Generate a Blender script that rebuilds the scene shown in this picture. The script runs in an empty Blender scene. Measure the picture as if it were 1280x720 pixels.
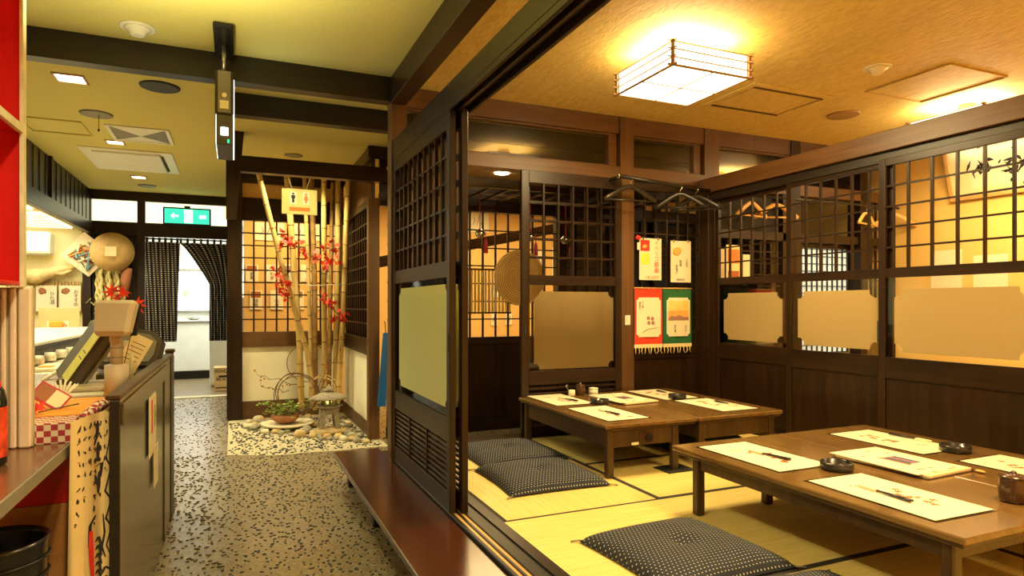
import bpy, math, random
from math import sin, cos, pi, radians
from mathutils import Vector, Matrix, noise
import numpy as np

C = bpy.context.scene.collection
random.seed(7)

# ------------------------------------------------------------------ camera
cam = bpy.data.objects.new('camera', bpy.data.cameras.new('camera'))
C.objects.link(cam)
cam.location = (0, 0, 1.25)
cam.rotation_euler = (pi/2, 0, radians(-23.5))
cam.data.sensor_width = 36.0
cam.data.lens = 22.5
cam.data.shift_y = 21/1280
cam.data.clip_start = 0.05
bpy.context.scene.camera = cam
SC = bpy.context.scene
SC.view_settings.view_transform = 'Standard'
SC.view_settings.look = 'None'
SC.view_settings.gamma = 1.0
SC.view_settings.use_curve_mapping = False
SC.view_settings.exposure = 1.0

# ------------------------------------------------------------------ world and lights
w = bpy.data.worlds.new('world'); SC.world = w; w.use_nodes = True
w.node_tree.nodes['Background'].inputs[0].default_value = (1.0, .80, .50, 1)
w.node_tree.nodes['Background'].inputs[1].default_value = 0.05

WARM = (1.0, .735, .33); CREAM = (1.0, .88, .50); COOL = (.98, 1.0, .55)
def light(kind, loc, power, color, size=.3, size_y=None, rot=(0, 0, 0), spot=None, blend=.6):
    l = bpy.data.lights.new('lamp_light', kind); l.energy = power; l.color = color
    if kind == 'AREA':
        l.shape = 'RECTANGLE'; l.size = size; l.size_y = size_y or size
    else:
        l.shadow_soft_size = size
    if kind == 'SPOT':
        l.spot_size = radians(spot); l.spot_blend = blend
    o = bpy.data.objects.new('lamp_light', l); C.objects.link(o)
    o.location = loc; o.rotation_euler = rot
    return o
UP = (pi, 0, 0)
# tatami room lamp: down, and up onto the ceiling
light('AREA', (2.45, 3.10, 2.535), 31, WARM, .5)
light('AREA', (2.45, 3.10, 2.70), 9, WARM, .46, rot=UP)
# second lamp of the same room behind the camera's frame edge
light('AREA', (2.45, 0.9, 2.535), 30, WARM, .5)
light('AREA', (2.45, 0.9, 2.70), 7, WARM, .46, rot=UP)
# neighbouring room lamps
light('AREA', (5.15, 3.10, 2.535), 25, WARM, .5)
light('AREA', (5.15, 3.10, 2.70), 8, WARM, .46, rot=UP)
light('AREA', (5.15, 0.9, 2.535), 16, WARM, .5)
# corridor downlights
for y, p in ((4.94, 14), (6.74, 12), (8.4, 12)):
    light('SPOT', (-.97, y, 2.70), p*4.5, CREAM, .06, spot=120)
for x, y in ((-.1, 1.2), (.2, -.4)):
    light('SPOT', (x, y, 2.70), 75, CREAM, .06, spot=140)  # unseen pair near the camera, added to light the floor and doors
# added unseen uplight that washes the near corridor ceiling
light('SPOT', (-.35, 2.75, 1.98), 60, COOL, .10, rot=UP, spot=150, blend=1)
# garden spot and behind-the-lattice rooms
light('SPOT', (.54, 6.62, 2.69), 75, CREAM, .05, spot=130)
light('SPOT', (.45, 5.30, 2.69), 26, CREAM, .05, spot=130)  # added spot hidden by the beam, lights the sign and bamboo fronts
light('AREA', (.65, 8.2, 2.66), 20, WARM, .5)
light('AREA', (3.0, 7.4, 2.66), 48, WARM, 1.2)
light('AREA', (5.0, 7.4, 2.66), 20, WARM, .8)
light('SPOT', (2.33, 5.6, 2.48), 10, WARM, .05, spot=120)
# open kitchen: under the hood
light('AREA', (-2.1, 7.6, 2.19), 19, (1, .93, .62), .5, 3.4)
# back kitchen
light('AREA', (-.7, 11.4, 2.6), 42, (1, .97, .86), 1.6)

# ------------------------------------------------------------------ materials
MATS = {}
def N(nt, t, **k):
    n = nt.nodes.new(t)
    for a, v in k.items(): setattr(n, a, v)
    return n
def newmat(name):
    m = bpy.data.materials.new(name); m.use_nodes = True
    nt = m.node_tree; b = nt.nodes['Principled BSDF']
    MATS[name] = m
    return m, nt, b
def coords(nt, scale=(1, 1, 1), kind='Object', rot=(0, 0, 0)):
    tc = N(nt, 'ShaderNodeTexCoord'); mp = N(nt, 'ShaderNodeMapping')
    mp.inputs['Scale'].default_value = scale
    mp.inputs['Rotation'].default_value = rot
    nt.links.new(tc.outputs[kind], mp.inputs[0])
    return mp.outputs[0]
def ramp(nt, fac, stops, interp='LINEAR'):
    r = N(nt, 'ShaderNodeValToRGB'); r.color_ramp.interpolation = interp
    el = r.color_ramp.elements
    while len(el) < len(stops): el.new(.5)
    for e, (p, c) in zip(el, stops):
        e.position = p; e.color = (*c, 1)
    nt.links.new(fac, r.inputs[0])
    return r.outputs[0]
def bump(nt, b, h, strength=.2, dist=.01):
    n = N(nt, 'ShaderNodeBump'); n.inputs['Strength'].default_value = strength; n.inputs['Distance'].default_value = dist
    nt.links.new(h, n.inputs['Height']); nt.links.new(n.outputs[0], b.inputs['Normal'])
def plain(name, col, rough=.6, metal=0, noise_amt=.12, nscale=8, bmp=0, emit=None, estr=0, coat=0, spec=.5, trans=0):
    m, nt, b = newmat(name)
    tx = N(nt, 'ShaderNodeTexNoise'); tx.inputs['Scale'].default_value = nscale; tx.inputs['Detail'].default_value = 4
    nt.links.new(coords(nt), tx.inputs[0])
    lo = tuple(c*(1-noise_amt) for c in col); hi = tuple(min(1, c*(1+noise_amt)) for c in col)
    nt.links.new(ramp(nt, tx.outputs[0], [(.3, lo), (.7, hi)]), b.inputs['Base Color'])
    b.inputs['Roughness'].default_value = rough; b.inputs['Metallic'].default_value = metal
    b.inputs['Coat Weight'].default_value = coat; b.inputs['Specular IOR Level'].default_value = spec
    if bmp: bump(nt, b, tx.outputs[0], bmp)
    if emit:
        b.inputs['Emission Color'].default_value = (*emit, 1); b.inputs['Emission Strength'].default_value = estr
    return m
def wood(name, dark, light_, rough=.35, axis=2, sc=1.0, coat=.0, spec=.5):
    m, nt, b = newmat(name)
    s = [26*sc]*3; s[axis] = 1.6*sc
    tx = N(nt, 'ShaderNodeTexNoise'); tx.inputs['Scale'].default_value = 1.0; tx.inputs['Detail'].default_value = 5; tx.inputs['Distortion'].default_value = .6
    nt.links.new(coords(nt, tuple(s)), tx.inputs[0])
    t2 = N(nt, 'ShaderNodeTexNoise'); t2.inputs['Scale'].default_value = 2.2
    nt.links.new(coords(nt), t2.inputs[0])
    mx = N(nt, 'ShaderNodeMath', operation='MULTIPLY_ADD'); mx.inputs[1].default_value = .7
    nt.links.new(tx.outputs[0], mx.inputs[0])
    ml = N(nt, 'ShaderNodeMath', operation='MULTIPLY'); ml.inputs[1].default_value = .3
    nt.links.new(t2.outputs[0], ml.inputs[0]); nt.links.new(ml.outputs[0], mx.inputs[2])
    nt.links.new(ramp(nt, mx.outputs[0], [(.33, dark), (.66, light_)]), b.inputs['Base Color'])
    b.inputs['Roughness'].default_value = rough; b.inputs['Coat Weight'].default_value = coat; b.inputs['Coat Roughness'].default_value = .15
    b.inputs['Specular IOR Level'].default_value = spec
    bump(nt, b, tx.outputs[0], .08, .002)
    return m
def D(c, k): return tuple(x*k for x in c)
for ax, n in ((0, 'x'), (1, 'y'), (2, 'z')):
    wood('dark_'+n, (.014, .0065, .0028), (.034, .0155, .0055), .34, ax, spec=.35)
    wood('mid_'+n, (.082, .036, .011), (.150, .070, .022), .4, ax)
wood('black_y', (.010, .007, .004), (.022, .015, .008), .4, 1)
wood('black_x', (.010, .007, .004), (.022, .015, .008), .4, 0)
wood('bench', (.045, .012, .004), (.075, .020, .006), .22, 1, coat=.3)
wood('table', (.125, .064, .017), (.225, .125, .038), .22, 1, coat=.35)
wood('table_leg', (.042, .020, .006), (.085, .042, .013), .35, 2)
wood('pale_y', (.55, .30, .09), (.75, .45, .16), .4, 1)
wood('pale_z', (.50, .28, .08), (.7, .42, .15), .45, 2)
wood('pale_x', (.50, .27, .08), (.7, .40, .14), .45, 0)
wood('counter', (.060, .040, .018), (.115, .080, .038), .26, 2, coat=.2)
wood('counter_top', (.13, .055, .022), (.2, .09, .04), .25, 1, coat=.3)
wood('orange_ply', (.38, .14, .03), (.5, .2, .05), .45, 0)
plain('ceiling_corridor', (.68, .57, .17), .9, noise_amt=.03, nscale=60, bmp=.15)
plain('plaster_orange', (.76, .46, .15), .9, noise_amt=.05, nscale=3)
plain('plaster_yellow', (.80, .54, .17), .9, noise_amt=.04, nscale=3)
plain('plaster_cream', (.86, .78, .56), .85, noise_amt=.03, nscale=5)
plain('white_paint', (.85, .86, .80), .6, noise_amt=.03)
plain('kitchen_wall', (.90, .80, .45), .7, noise_amt=.03)
plain('steel', (.55, .55, .5), .3, .9)
plain('chrome', (.75, .72, .65), .15, 1)
plain('black_plastic', (.012, .012, .012), .25)
plain('black_matte', (.02, .018, .015), .6)
plain('grey_plastic', (.075, .055, .040), .45)
plain('beige_plastic', (.55, .45, .31), .45, noise_amt=.02)
plain('white_plastic', (.82, .76, .6), .4, noise_amt=.03)
plain('paper', (.84, .75, .52), .8, noise_amt=.03)
plain('paper_warm', (.86, .70, .38), .8, noise_amt=.04)
plain('menu_paper', (.84, .68, .42), .55, noise_amt=.18, nscale=14)
plain('red_board', (.62, .012, .008), .35, noise_amt=.08)
plain('red', (.75, .03, .02), .5)
plain('pink_red', (.55, .05, .07), .7)
plain('orange_cloth', (.85, .36, .04), .85, noise_amt=.05, nscale=40)
plain('orange_ink', (.95, .22, .03), .6)
plain('green_cloth', (.02, .13, .035), .9)
plain('red_cloth', (.72, .05, .015), .9)
plain('cream_cloth', (.82, .66, .34), .9, noise_amt=.05)
plain('banner_cloth', (.80, .58, .24), .9, noise_amt=.06, nscale=6)
plain('ink', (.02, .016, .014), .7)
plain('brown_ink', (.13, .05, .02), .7)
plain('rust_ink', (.42, .11, .025), .7)
plain('blue_ink', (.05, .10, .22), .7)
plain('yellow_ink', (.9, .75, .08), .7)
plain('sunset', (.85, .42, .10), .7)
plain('mauve', (.36, .19, .15), .7)
plain('yellow_note', (.85, .82, .18), .7)
plain('blue_plastic', (.01, .13, .42), .35)
plain('cardboard', (.72, .52, .24), .8, noise_amt=.06)
plain('brown_glaze', (.07, .03, .014), .25, coat=.4)
plain('terracotta', (.36, .13, .05), .7)
plain('straw', (.72, .48, .16), .8, noise_amt=.25, nscale=30)
plain('straw_pale', (.64, .40, .14), .7, noise_amt=.12, nscale=12)
plain('straw_rope', (.72, .60, .26), .85, noise_amt=.3, nscale=40)
plain('drift_wood', (.74, .54, .24), .8, noise_amt=.3, nscale=12)
plain('mortar', (.50, .43, .27), .9, noise_amt=.15, nscale=30, bmp=.3)
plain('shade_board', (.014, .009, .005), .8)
plain('pebble_collar', (.40, .32, .19), .5, noise_amt=.3, nscale=20)
plain('pebble_dark', (.035, .032, .028), .35, noise_amt=.5, nscale=9)
plain('pebble_light', (.34, .27, .17), .45, noise_amt=.45, nscale=9)
plain('stone_grey', (.33, .29, .20), .85, noise_amt=.3, nscale=14, bmp=.3)
plain('stone_tan', (.60, .44, .20), .8, noise_amt=.3, nscale=10, bmp=.3)
plain('stone_green', (.38, .37, .24), .8, noise_amt=.25, nscale=10, bmp=.3)
plain('stone_pale', (.72, .64, .44), .8, noise_amt=.2, nscale=10, bmp=.3)
plain('lantern_stone', (.30, .25, .17), .9, noise_amt=.3, nscale=30, bmp=.5)
plain('leaf_green', (.28, .40, .06), .6, noise_amt=.4, nscale=30)
plain('leaf_red', (.80, .035, .015), .6, noise_amt=.25, nscale=30)
plain('twig', (.16, .09, .035), .8)
plain('speaker_brown', (.04, .026, .012), .7)
plain('hanger_black', (.018, .014, .010), .35)
plain('hanger_wood', (.75, .42, .12), .4)
plain('rim_grey', (.22, .19, .14), .5)
plain('film_back', (.6, .6, .5), .5)
plain('sky_ink', (.22, .42, .45), .7)
plain('iron', (.05, .04, .03), .45, .7)
plain('lamp_frame', (.42, .25, .10), .4)

def emis(name, col, s):
    m, nt, b = newmat(name)
    b.inputs['Base Color'].default_value = (*D(col, .8), 1)
    b.inputs['Emission Color'].default_value = (*col, 1); b.inputs['Emission Strength'].default_value = s
    return m
emis('lamp_white', (1, .88, .60), 2.6)
emis('bulb', (1, .86, .55), 8)
emis('tube', (1, .96, .80), 5)
emis('exit_green', (.03, .55, .30), 1.0)
emis('exit_white', (.75, 1, .88), 2.0)
emis('window_light', (.95, .98, .95), 1.6)
emis('shoji_light', (.72, .82, .70), .32)
emis('transom_light', (1, .93, .55), .85)
emis('hood_light', (1, .96, .72), 1.3)

def glass(name, tint=(1, 1, 1), refl=.12):
    m = bpy.data.materials.new(name); m.use_nodes = True; MATS[name] = m
    nt = m.node_tree; nt.nodes.clear()
    out = N(nt, 'ShaderNodeOutputMaterial'); mix = N(nt, 'ShaderNodeMixShader')
    t = N(nt, 'ShaderNodeBsdfTransparent'); t.inputs[0].default_value = (*tint, 1)
    g = N(nt, 'ShaderNodeBsdfGlossy'); g.inputs['Roughness'].default_value = .04
    fr = N(nt, 'ShaderNodeFresnel'); fr.inputs[0].default_value = 1.4
    nt.links.new(fr.outputs[0], mix.inputs[0]); nt.links.new(t.outputs[0], mix.inputs[1]); nt.links.new(g.outputs[0], mix.inputs[2])
    nt.links.new(mix.outputs[0], out.inputs[0])
glass('glass')
glass('clear_vinyl', (.97, .95, .88))
def film(name, col, k):
    m = bpy.data.materials.new(name); m.use_nodes = True; MATS[name] = m
    nt = m.node_tree; nt.nodes.clear()
    out = N(nt, 'ShaderNodeOutputMaterial'); mix = N(nt, 'ShaderNodeMixShader'); mix.inputs[0].default_value = k
    tx = N(nt, 'ShaderNodeTexNoise'); tx.inputs['Scale'].default_value = 1.0
    nt.links.new(coords(nt, (300, 300, 90)), tx.inputs[0])
    c = ramp(nt, tx.outputs[0], [(.3, D(col, .94)), (.7, col)])
    d = N(nt, 'ShaderNodeBsdfDiffuse'); t = N(nt, 'ShaderNodeBsdfTranslucent')
    nt.links.new(c, d.inputs[0]); nt.links.new(c, t.inputs[0])
    nt.links.new(d.outputs[0], mix.inputs[1]); nt.links.new(t.outputs[0], mix.inputs[2]); nt.links.new(mix.outputs[0], out.inputs[0])
film('frost', (.62, .50, .25), .45)
film('frost_green', (.82, .82, .45), .35)

# room ceiling wallpaper: crackled relief
m, nt, b = newmat('ceiling_room')
v = N(nt, 'ShaderNodeTexNoise'); v.inputs['Scale'].default_value = 1.0; v.inputs['Detail'].default_value = 6; v.inputs['Distortion'].default_value = 1.5
nt.links.new(coords(nt, (28, 9, 9)), v.inputs[0])
nt.links.new(ramp(nt, v.outputs[0], [(.35, (.62, .44, .13)), (.6, (.74, .55, .18))]), b.inputs['Base Color'])
b.inputs['Roughness'].default_value = .6; bump(nt, b, v.outputs[0], .35, .012)
# tatami: fine ribs across the mat
def tatami(name, rot):
    m, nt, b = newmat(name)
    wv = N(nt, 'ShaderNodeTexWave'); wv.inputs['Scale'].default_value = 22; wv.inputs['Distortion'].default_value = .4
    wv.bands_direction = 'X' if rot == 0 else 'Y'
    nt.links.new(coords(nt), wv.inputs[0])
    tx = N(nt, 'ShaderNodeTexNoise'); tx.inputs['Scale'].default_value = 1
    nt.links.new(coords(nt, (3, 60, 1) if rot == 0 else (60, 3, 1)), tx.inputs[0])
    mx = N(nt, 'ShaderNodeMath', operation='MULTIPLY_ADD'); mx.inputs[1].default_value = .35
    nt.links.new(wv.outputs[1], mx.inputs[0]); nt.links.new(tx.outputs[0], mx.inputs[2])
    nt.links.new(ramp(nt, mx.outputs[0], [(.3, (.66, .48, .13)), (.9, (.84, .66, .22))]), b.inputs['Base Color'])
    b.inputs['Roughness'].default_value = .5
    bump(nt, b, wv.outputs[1], .15, .002)
tatami('tatami_a', 0); tatami('tatami_b', 1)
plain('tatami_border', (.030, .024, .022), .8)
# washed gravel corridor floor
m, nt, b = newmat('gravel_floor')
t1 = N(nt, 'ShaderNodeTexNoise'); t1.inputs['Scale'].default_value = 55; t1.inputs['Detail'].default_value = 3
nt.links.new(coords(nt), t1.inputs[0])
nt.links.new(ramp(nt, t1.outputs[0], [(.3, (.150, .108, .052)), (.55, (.25, .19, .10)), (.75, (.34, .27, .155))]), b.inputs['Base Color'])
b.inputs['Roughness'].default_value = .31; bump(nt, b, t1.outputs[0], .3, .005)
# zabuton: navy with white dots (uv)
m, nt, b = newmat('zabuton')
uvs = coords(nt, (34, 34, 1), 'UV', (0, 0, radians(0)))
def fract_dist(nt, vec, half=.5):
    sp = N(nt, 'ShaderNodeSeparateXYZ'); nt.links.new(vec, sp.inputs[0])
    outs = []
    fl = N(nt, 'ShaderNodeMath', operation='FLOOR'); nt.links.new(sp.outputs[1], fl.inputs[0])
    hf = N(nt, 'ShaderNodeMath', operation='MULTIPLY_ADD'); nt.links.new(fl.outputs[0], hf.inputs[0]); hf.inputs[1].default_value = half
    nt.links.new(sp.outputs[0], hf.inputs[2])
    for src in (hf.outputs[0], sp.outputs[1]):
        f = N(nt, 'ShaderNodeMath', operation='FRACT'); nt.links.new(src, f.inputs[0])
        s = N(nt, 'ShaderNodeMath', operation='SUBTRACT'); nt.links.new(f.outputs[0], s.inputs[0]); s.inputs[1].default_value = .5
        p = N(nt, 'ShaderNodeMath', operation='POWER'); nt.links.new(s.outputs[0], p.inputs[0]); p.inputs[1].default_value = 2
        outs.append(p.outputs[0])
    a = N(nt, 'ShaderNodeMath', operation='ADD'); nt.links.new(outs[0], a.inputs[0]); nt.links.new(outs[1], a.inputs[1])
    return a.outputs[0]
nt.links.new(ramp(nt, fract_dist(nt, uvs), [(0, (.56, .54, .44)), (.012, (.56, .54, .44)), (.028, (.017, .020, .029)), (1, (.017, .020, .029))]), b.inputs['Base Color'])
b.inputs['Roughness'].default_value = .85
# noren: dark navy with columns of pale marks (uv, metres)
m, nt, b = newmat('noren')
nt.links.new(ramp(nt, fract_dist(nt, coords(nt, (9, 34, 1), 'UV'), .04), [(0, (.58, .47, .34)), (.05, (.50, .40, .28)), (.085, (.012, .014, .022)), (1, (.012, .014, .022))]), b.inputs['Base Color'])
b.inputs['Roughness'].default_value = .85
# checkered cloth (uv)
m, nt, b = newmat('check_cloth')
ck = N(nt, 'ShaderNodeTexChecker'); ck.inputs['Scale'].default_value = 1
ck.inputs[1].default_value = (.80, .66, .46, 1); ck.inputs[2].default_value = (.42, .04, .05, 1)
nt.links.new(coords(nt, (52, 52, 52), 'Object'), ck.inputs[0]); nt.links.new(ck.outputs[0], b.inputs['Base Color'])
b.inputs['Roughness'].default_value = .85
# bamboo
m, nt, b = newmat('bamboo')
tx = N(nt, 'ShaderNodeTexNoise'); tx.inputs['Scale'].default_value = 1
nt.links.new(coords(nt, (30, 30, 3)), tx.inputs[0])
nt.links.new(ramp(nt, tx.outputs[0], [(.3, (.46, .28, .07)), (.7, (.74, .53, .19))]), b.inputs['Base Color'])
b.inputs['Roughness'].default_value = .35
plain('bamboo_brown', (.36, .20, .06), .45, noise_amt=.3, nscale=20)
plain('bamboo_node', (.30, .17, .05), .5)
# woven straw basket: concentric rings
m, nt, b = newmat('woven')
wv = N(nt, 'ShaderNodeTexWave', wave_type='RINGS'); wv.rings_direction = 'Y'; wv.inputs['Scale'].default_value = 14; wv.inputs['Distortion'].default_value = 1.2; wv.inputs['Detail Scale'].default_value = 4
nt.links.new(coords(nt), wv.inputs[0])
nt.links.new(ramp(nt, wv.outputs[1], [(.0, (.42, .22, .05)), (.7, (.72, .44, .12))]), b.inputs['Base Color'])
b.inputs['Roughness'].default_value = .6; bump(nt, b, wv.outputs[1], .4, .004)

# ------------------------------------------------------------------ mesh helpers
class MB:
    def __init__(s): s.v = []; s.f = []; s.sm = []
    def add(s, vs, fs, smooth=False):
        o = len(s.v); s.v.extend([tuple(v) for v in vs]); s.f.extend([tuple(i+o for i in f) for f in fs]); s.sm.extend([smooth]*len(fs)); return s
    def box(s, x0, x1, y0, y1, z0, z1, b=.0025):
        x0, x1 = min(x0, x1), max(x0, x1); y0, y1 = min(y0, y1), max(y0, y1); z0, z1 = min(z0, z1), max(z0, z1)
        b = min(b, (x1-x0)*.3, (y1-y0)*.3, (z1-z0)*.3)
        X = (x0, x1); Y = (y0, y1); Z = (z0, z1); vs = []; idx = {}
        for i in (0, 1):
            for j in (0, 1):
                for k in (0, 1):
                    sx = b if i == 0 else -b; sy = b if j == 0 else -b; sz = b if k == 0 else -b
                    for a, p in enumerate(((X[i], Y[j]+sy, Z[k]+sz), (X[i]+sx, Y[j], Z[k]+sz), (X[i]+sx, Y[j]+sy, Z[k]))):
                        idx[i, j, k, a] = len(vs); vs.append(p)
        fs = []
        g = lambda i, j, k, a: idx[i, j, k, a]
        for i in (0, 1): q = [g(i, 0, 0, 0), g(i, 1, 0, 0), g(i, 1, 1, 0), g(i, 0, 1, 0)]; fs.append(q if i else q[::-1])
        for j in (0, 1): q = [g(0, j, 0, 1), g(0, j, 1, 1), g(1, j, 1, 1), g(1, j, 0, 1)]; fs.append(q if j else q[::-1])
        for k in (0, 1): q = [g(0, 0, k, 2), g(1, 0, k, 2), g(1, 1, k, 2), g(0, 1, k, 2)]; fs.append(q if k else q[::-1])
        for j in (0, 1):
            for k in (0, 1): q = [g(0, j, k, 1), g(1, j, k, 1), g(1, j, k, 2), g(0, j, k, 2)]; fs.append(q if (j ^ k) else q[::-1])
        for i in (0, 1):
            for k in (0, 1): q = [g(i, 0, k, 0), g(i, 0, k, 2), g(i, 1, k, 2), g(i, 1, k, 0)]; fs.append(q if (i ^ k) else q[::-1])
        for i in (0, 1):
            for j in (0, 1): q = [g(i, j, 0, 0), g(i, j, 1, 0), g(i, j, 1, 1), g(i, j, 0, 1)]; fs.append(q if (i ^ j) else q[::-1])
        for i in (0, 1):
            for j in (0, 1):
                for k in (0, 1):
                    q = [g(i, j, k, 0), g(i, j, k, 1), g(i, j, k, 2)]; fs.append(q if (i+j+k) % 2 else q[::-1])
        return s.add(vs, fs)
    def quad(s, a, b, c, d): return s.add([a, b, c, d], [(0, 1, 2, 3)])
    def lathe(s, prof, n=24, c=(0, 0, 0), cap=True, smooth=True, ax=2):
        vs = []
        for r, z in prof:
            for i in range(n):
                t = 2*pi*i/n; p = (r*cos(t), r*sin(t), z)
                if ax == 0: p = (p[2], p[0], p[1])
                if ax == 1: p = (p[1], p[2], p[0])
                vs.append((p[0]+c[0], p[1]+c[1], p[2]+c[2]))
        fs = []
        for k in range(len(prof)-1):
            for i in range(n):
                j = (i+1) % n; fs.append((k*n+i, k*n+j, (k+1)*n+j, (k+1)*n+i))
        o = len(s.v); s.add(vs, fs, smooth)
        if cap:
            s.f.append(tuple(o+i for i in range(n))[::-1]); s.f.append(tuple(o+(len(prof)-1)*n+i for i in range(n))); s.sm += [False, False]
        return s
    def tube(s, pts, r, n=8, cap=True):
        pts = [Vector(p) for p in pts]; rs = r if isinstance(r, (list, tuple)) else [r]*len(pts)
        vs = []; prev = None
        for i, p in enumerate(pts):
            d = (pts[min(i+1, len(pts)-1)]-pts[max(i-1, 0)]).normalized()
            if prev is None:
                a = d.cross(Vector((0, 0, 1)) if abs(d.z) < .9 else Vector((1, 0, 0))).normalized()
            else:
                a = (prev - d*prev.dot(d)).normalized()
            prev = a; b = d.cross(a)
            for k in range(n):
                t = 2*pi*k/n; vs.append(p+(a*cos(t)+b*sin(t))*rs[i])
        fs = []
        for i in range(len(pts)-1):
            for k in range(n):
                j = (k+1) % n; fs.append((i*n+k, i*n+j, (i+1)*n+j, (i+1)*n+k))
        o = len(s.v); s.add(vs, fs, True)
        if cap:
            s.f.append(tuple(o+i for i in range(n))[::-1]); s.f.append(tuple(o+(len(pts)-1)*n+i for i in range(n))); s.sm += [False, False]
        return s
    def prism(s, poly, t, plane='xz', off=0):
        """poly: 2D outline, thickness t from off along the missing axis"""
        n = len(poly)
        def P(a, b, d): return {'xz': (a, d, b), 'yz': (d, a, b), 'xy': (a, b, d)}[plane]
        vs = [P(a, b, off) for a, b in poly]+[P(a, b, off+t) for a, b in poly]
        fs = [tuple(range(n))[::-1], tuple(range(n, 2*n))]+[(i, (i+1) % n, n+(i+1) % n, n+i) for i in range(n)]
        return s.add(vs, fs)
    def grid(s, fn, nu, nv, smooth=True):
        vs = [fn(i/nu, j/nv) for j in range(nv+1) for i in range(nu+1)]
        fs = [(j*(nu+1)+i, j*(nu+1)+i+1, (j+1)*(nu+1)+i+1, (j+1)*(nu+1)+i) for j in range(nv) for i in range(nu)]
        return s.add(vs, fs, smooth)
    def rock(s, c, r, seed=0, sub=1, flat=1, rough=.18):
        import bmesh
        bm = bmesh.new(); bmesh.ops.create_icosphere(bm, subdivisions=sub, radius=1)
        vs = []
        for v in bm.verts:
            k = 1+rough*noise.noise(v.co*1.3+Vector((seed*7.3, seed*3.1, 0)))*2
            vs.append((c[0]+v.co.x*k*r[0], c[1]+v.co.y*k*r[1], c[2]+v.co.z*k*r[2]))
        fs = [tuple(v.index for v in f.verts) for f in bm.faces]; bm.free()
        return s.add(vs, fs, True)
    def xf(s, M):
        s.v = [tuple(M @ Vector(v)) for v in s.v]; return s
    def build(s, name, mat, parent=None, uv=None, loc=None):
        me = bpy.data.meshes.new(name)
        off = Vector((0, 0, 0))
        if parent is not None: off = Vector(parent['_w']) if '_w' in parent else Vector((0, 0, 0))
        if loc is not None: off = Vector(loc)
        me.from_pydata([(v[0]-off.x, v[1]-off.y, v[2]-off.z) for v in s.v], [], s.f)
        me.polygons.foreach_set('use_smooth', s.sm)
        if uv:
            l = me.uv_layers.new(name='UVMap')
            for lp in me.loops: l.data[lp.index].uv = uv[lp.vertex_index]
        me.materials.append(MATS[mat]); me.update()
        o = bpy.data.objects.new(name, me); C.objects.link(o)
        if parent is not None: o.parent = parent; o['_w'] = tuple(off)
        elif loc is not None: o.location = loc; o['_w'] = tuple(off)
        else: o['_w'] = (0, 0, 0)
        return o
def tag(o, label=None, cat=None, group=None, kind=None):
    if label: o['label'] = label
    if cat: o['category'] = cat
    if group: o['group'] = group
    if kind: o['kind'] = kind
    return o
def thing(name, label, cat, loc=(0, 0, 0), group=None, kind=None):
    o = bpy.data.objects.new(name, None); C.objects.link(o); o.location = loc; o['_w'] = tuple(loc)
    o.empty_display_size = .1
    return tag(o, label, cat, group, kind)
def centre(mb):
    a = np.array(mb.v); lo = a.min(0); hi = a.max(0); return (float(lo[0]+hi[0])/2, float(lo[1]+hi[1])/2, float(lo[2]))
def solo(name, mb, mat, label, cat, group=None, kind=None, uv=None):
    return tag(mb.build(name, mat, loc=centre(mb), uv=uv), label, cat, group, kind)
def dup(root, loc=None, rz=None, label=None):
    def cp(o, par):
        c = o.copy(); C.objects.link(c)
        if par is not None: c.parent = par
        for ch in list(o.children): cp(ch, c)
        return c
    r = cp(root, None)
    if loc is not None: r.location = loc
    if rz is not None: r.rotation_euler = (0, 0, rz)
    if label: r['label'] = label
    return r
B = lambda *a, **k: MB().box(*a, **k)
def text(s, size, M, mat, parent, name='lettering', vertical=False, bold=0.0):
    """flat lettering; M places the local xy plane (x right, y up)"""
    cu = bpy.data.curves.new('t', 'FONT'); cu.body = '\n'.join(s) if vertical else s
    cu.size = size; cu.align_x = 'CENTER'; cu.align_y = 'CENTER'; cu.offset = bold; cu.resolution_u = 2
    if vertical: cu.space_line = .95
    t = bpy.data.objects.new('t', cu)
    me = bpy.data.meshes.new_from_object(t)
    off = Vector(parent['_w']) if parent is not None else Vector((0, 0, 0))
    for v in me.vertices: v.co = (M @ v.co)-off
    me.materials.clear(); me.materials.append(MATS[mat])
    bpy.data.objects.remove(t); bpy.data.curves.remove(cu)
    o = bpy.data.objects.new(name, me); C.objects.link(o); o.parent = parent; o['_w'] = tuple(off)
    return o
def face_y(x, y, z, tilt=0):      # plane facing -y (towards the camera side)
    return Matrix.Translation((x, y, z)) @ Matrix.Rotation(tilt, 4, 'Y') @ Matrix.Rotation(pi/2, 4, 'X')
def face_nx(x, y, z):             # plane facing -x, reading direction towards -y
    return Matrix.Translation((x, y, z)) @ Matrix.Rotation(-pi/2, 4, 'Z') @ Matrix.Rotation(pi/2, 4, 'X')
def face_px(x, y, z):             # plane facing +x, reading direction towards +y
    return Matrix.Translation((x, y, z)) @ Matrix.Rotation(pi/2, 4, 'Z') @ Matrix.Rotation(pi/2, 4, 'X')
def flat(x, y, z, rz):            # lies on a table
    return Matrix.Translation((x, y, z)) @ Matrix.Rotation(rz, 4, 'Z')
def put(u, v, y):                 # where a line of sight of the survey meets the plane y
    s, c = sin(radians(23.5)), cos(radians(23.5)); a = (u-640)/800; e = (381-v)/800
    r = (a*c+s, -a*s+c, e); t = y/r[1]
    return Vector((r[0]*t, y, 1.25+r[2]*t))
def notched(a0, a1, b0, b1, n):
    return [(a0+n, b0), (a1-n, b0), (a1-n, b0+n*.5), (a1-n*.5, b0+n), (a1, b0+n), (a1, b1-n), (a1-n*.5, b1-n), (a1-n, b1-n*.5), (a1-n, b1),
            (a0+n, b1), (a0+n, b1-n*.5), (a0+n*.5, b1-n), (a0, b1-n), (a0, b0+n), (a0+n*.5, b0+n), (a0+n, b0+n*.5)]

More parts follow.
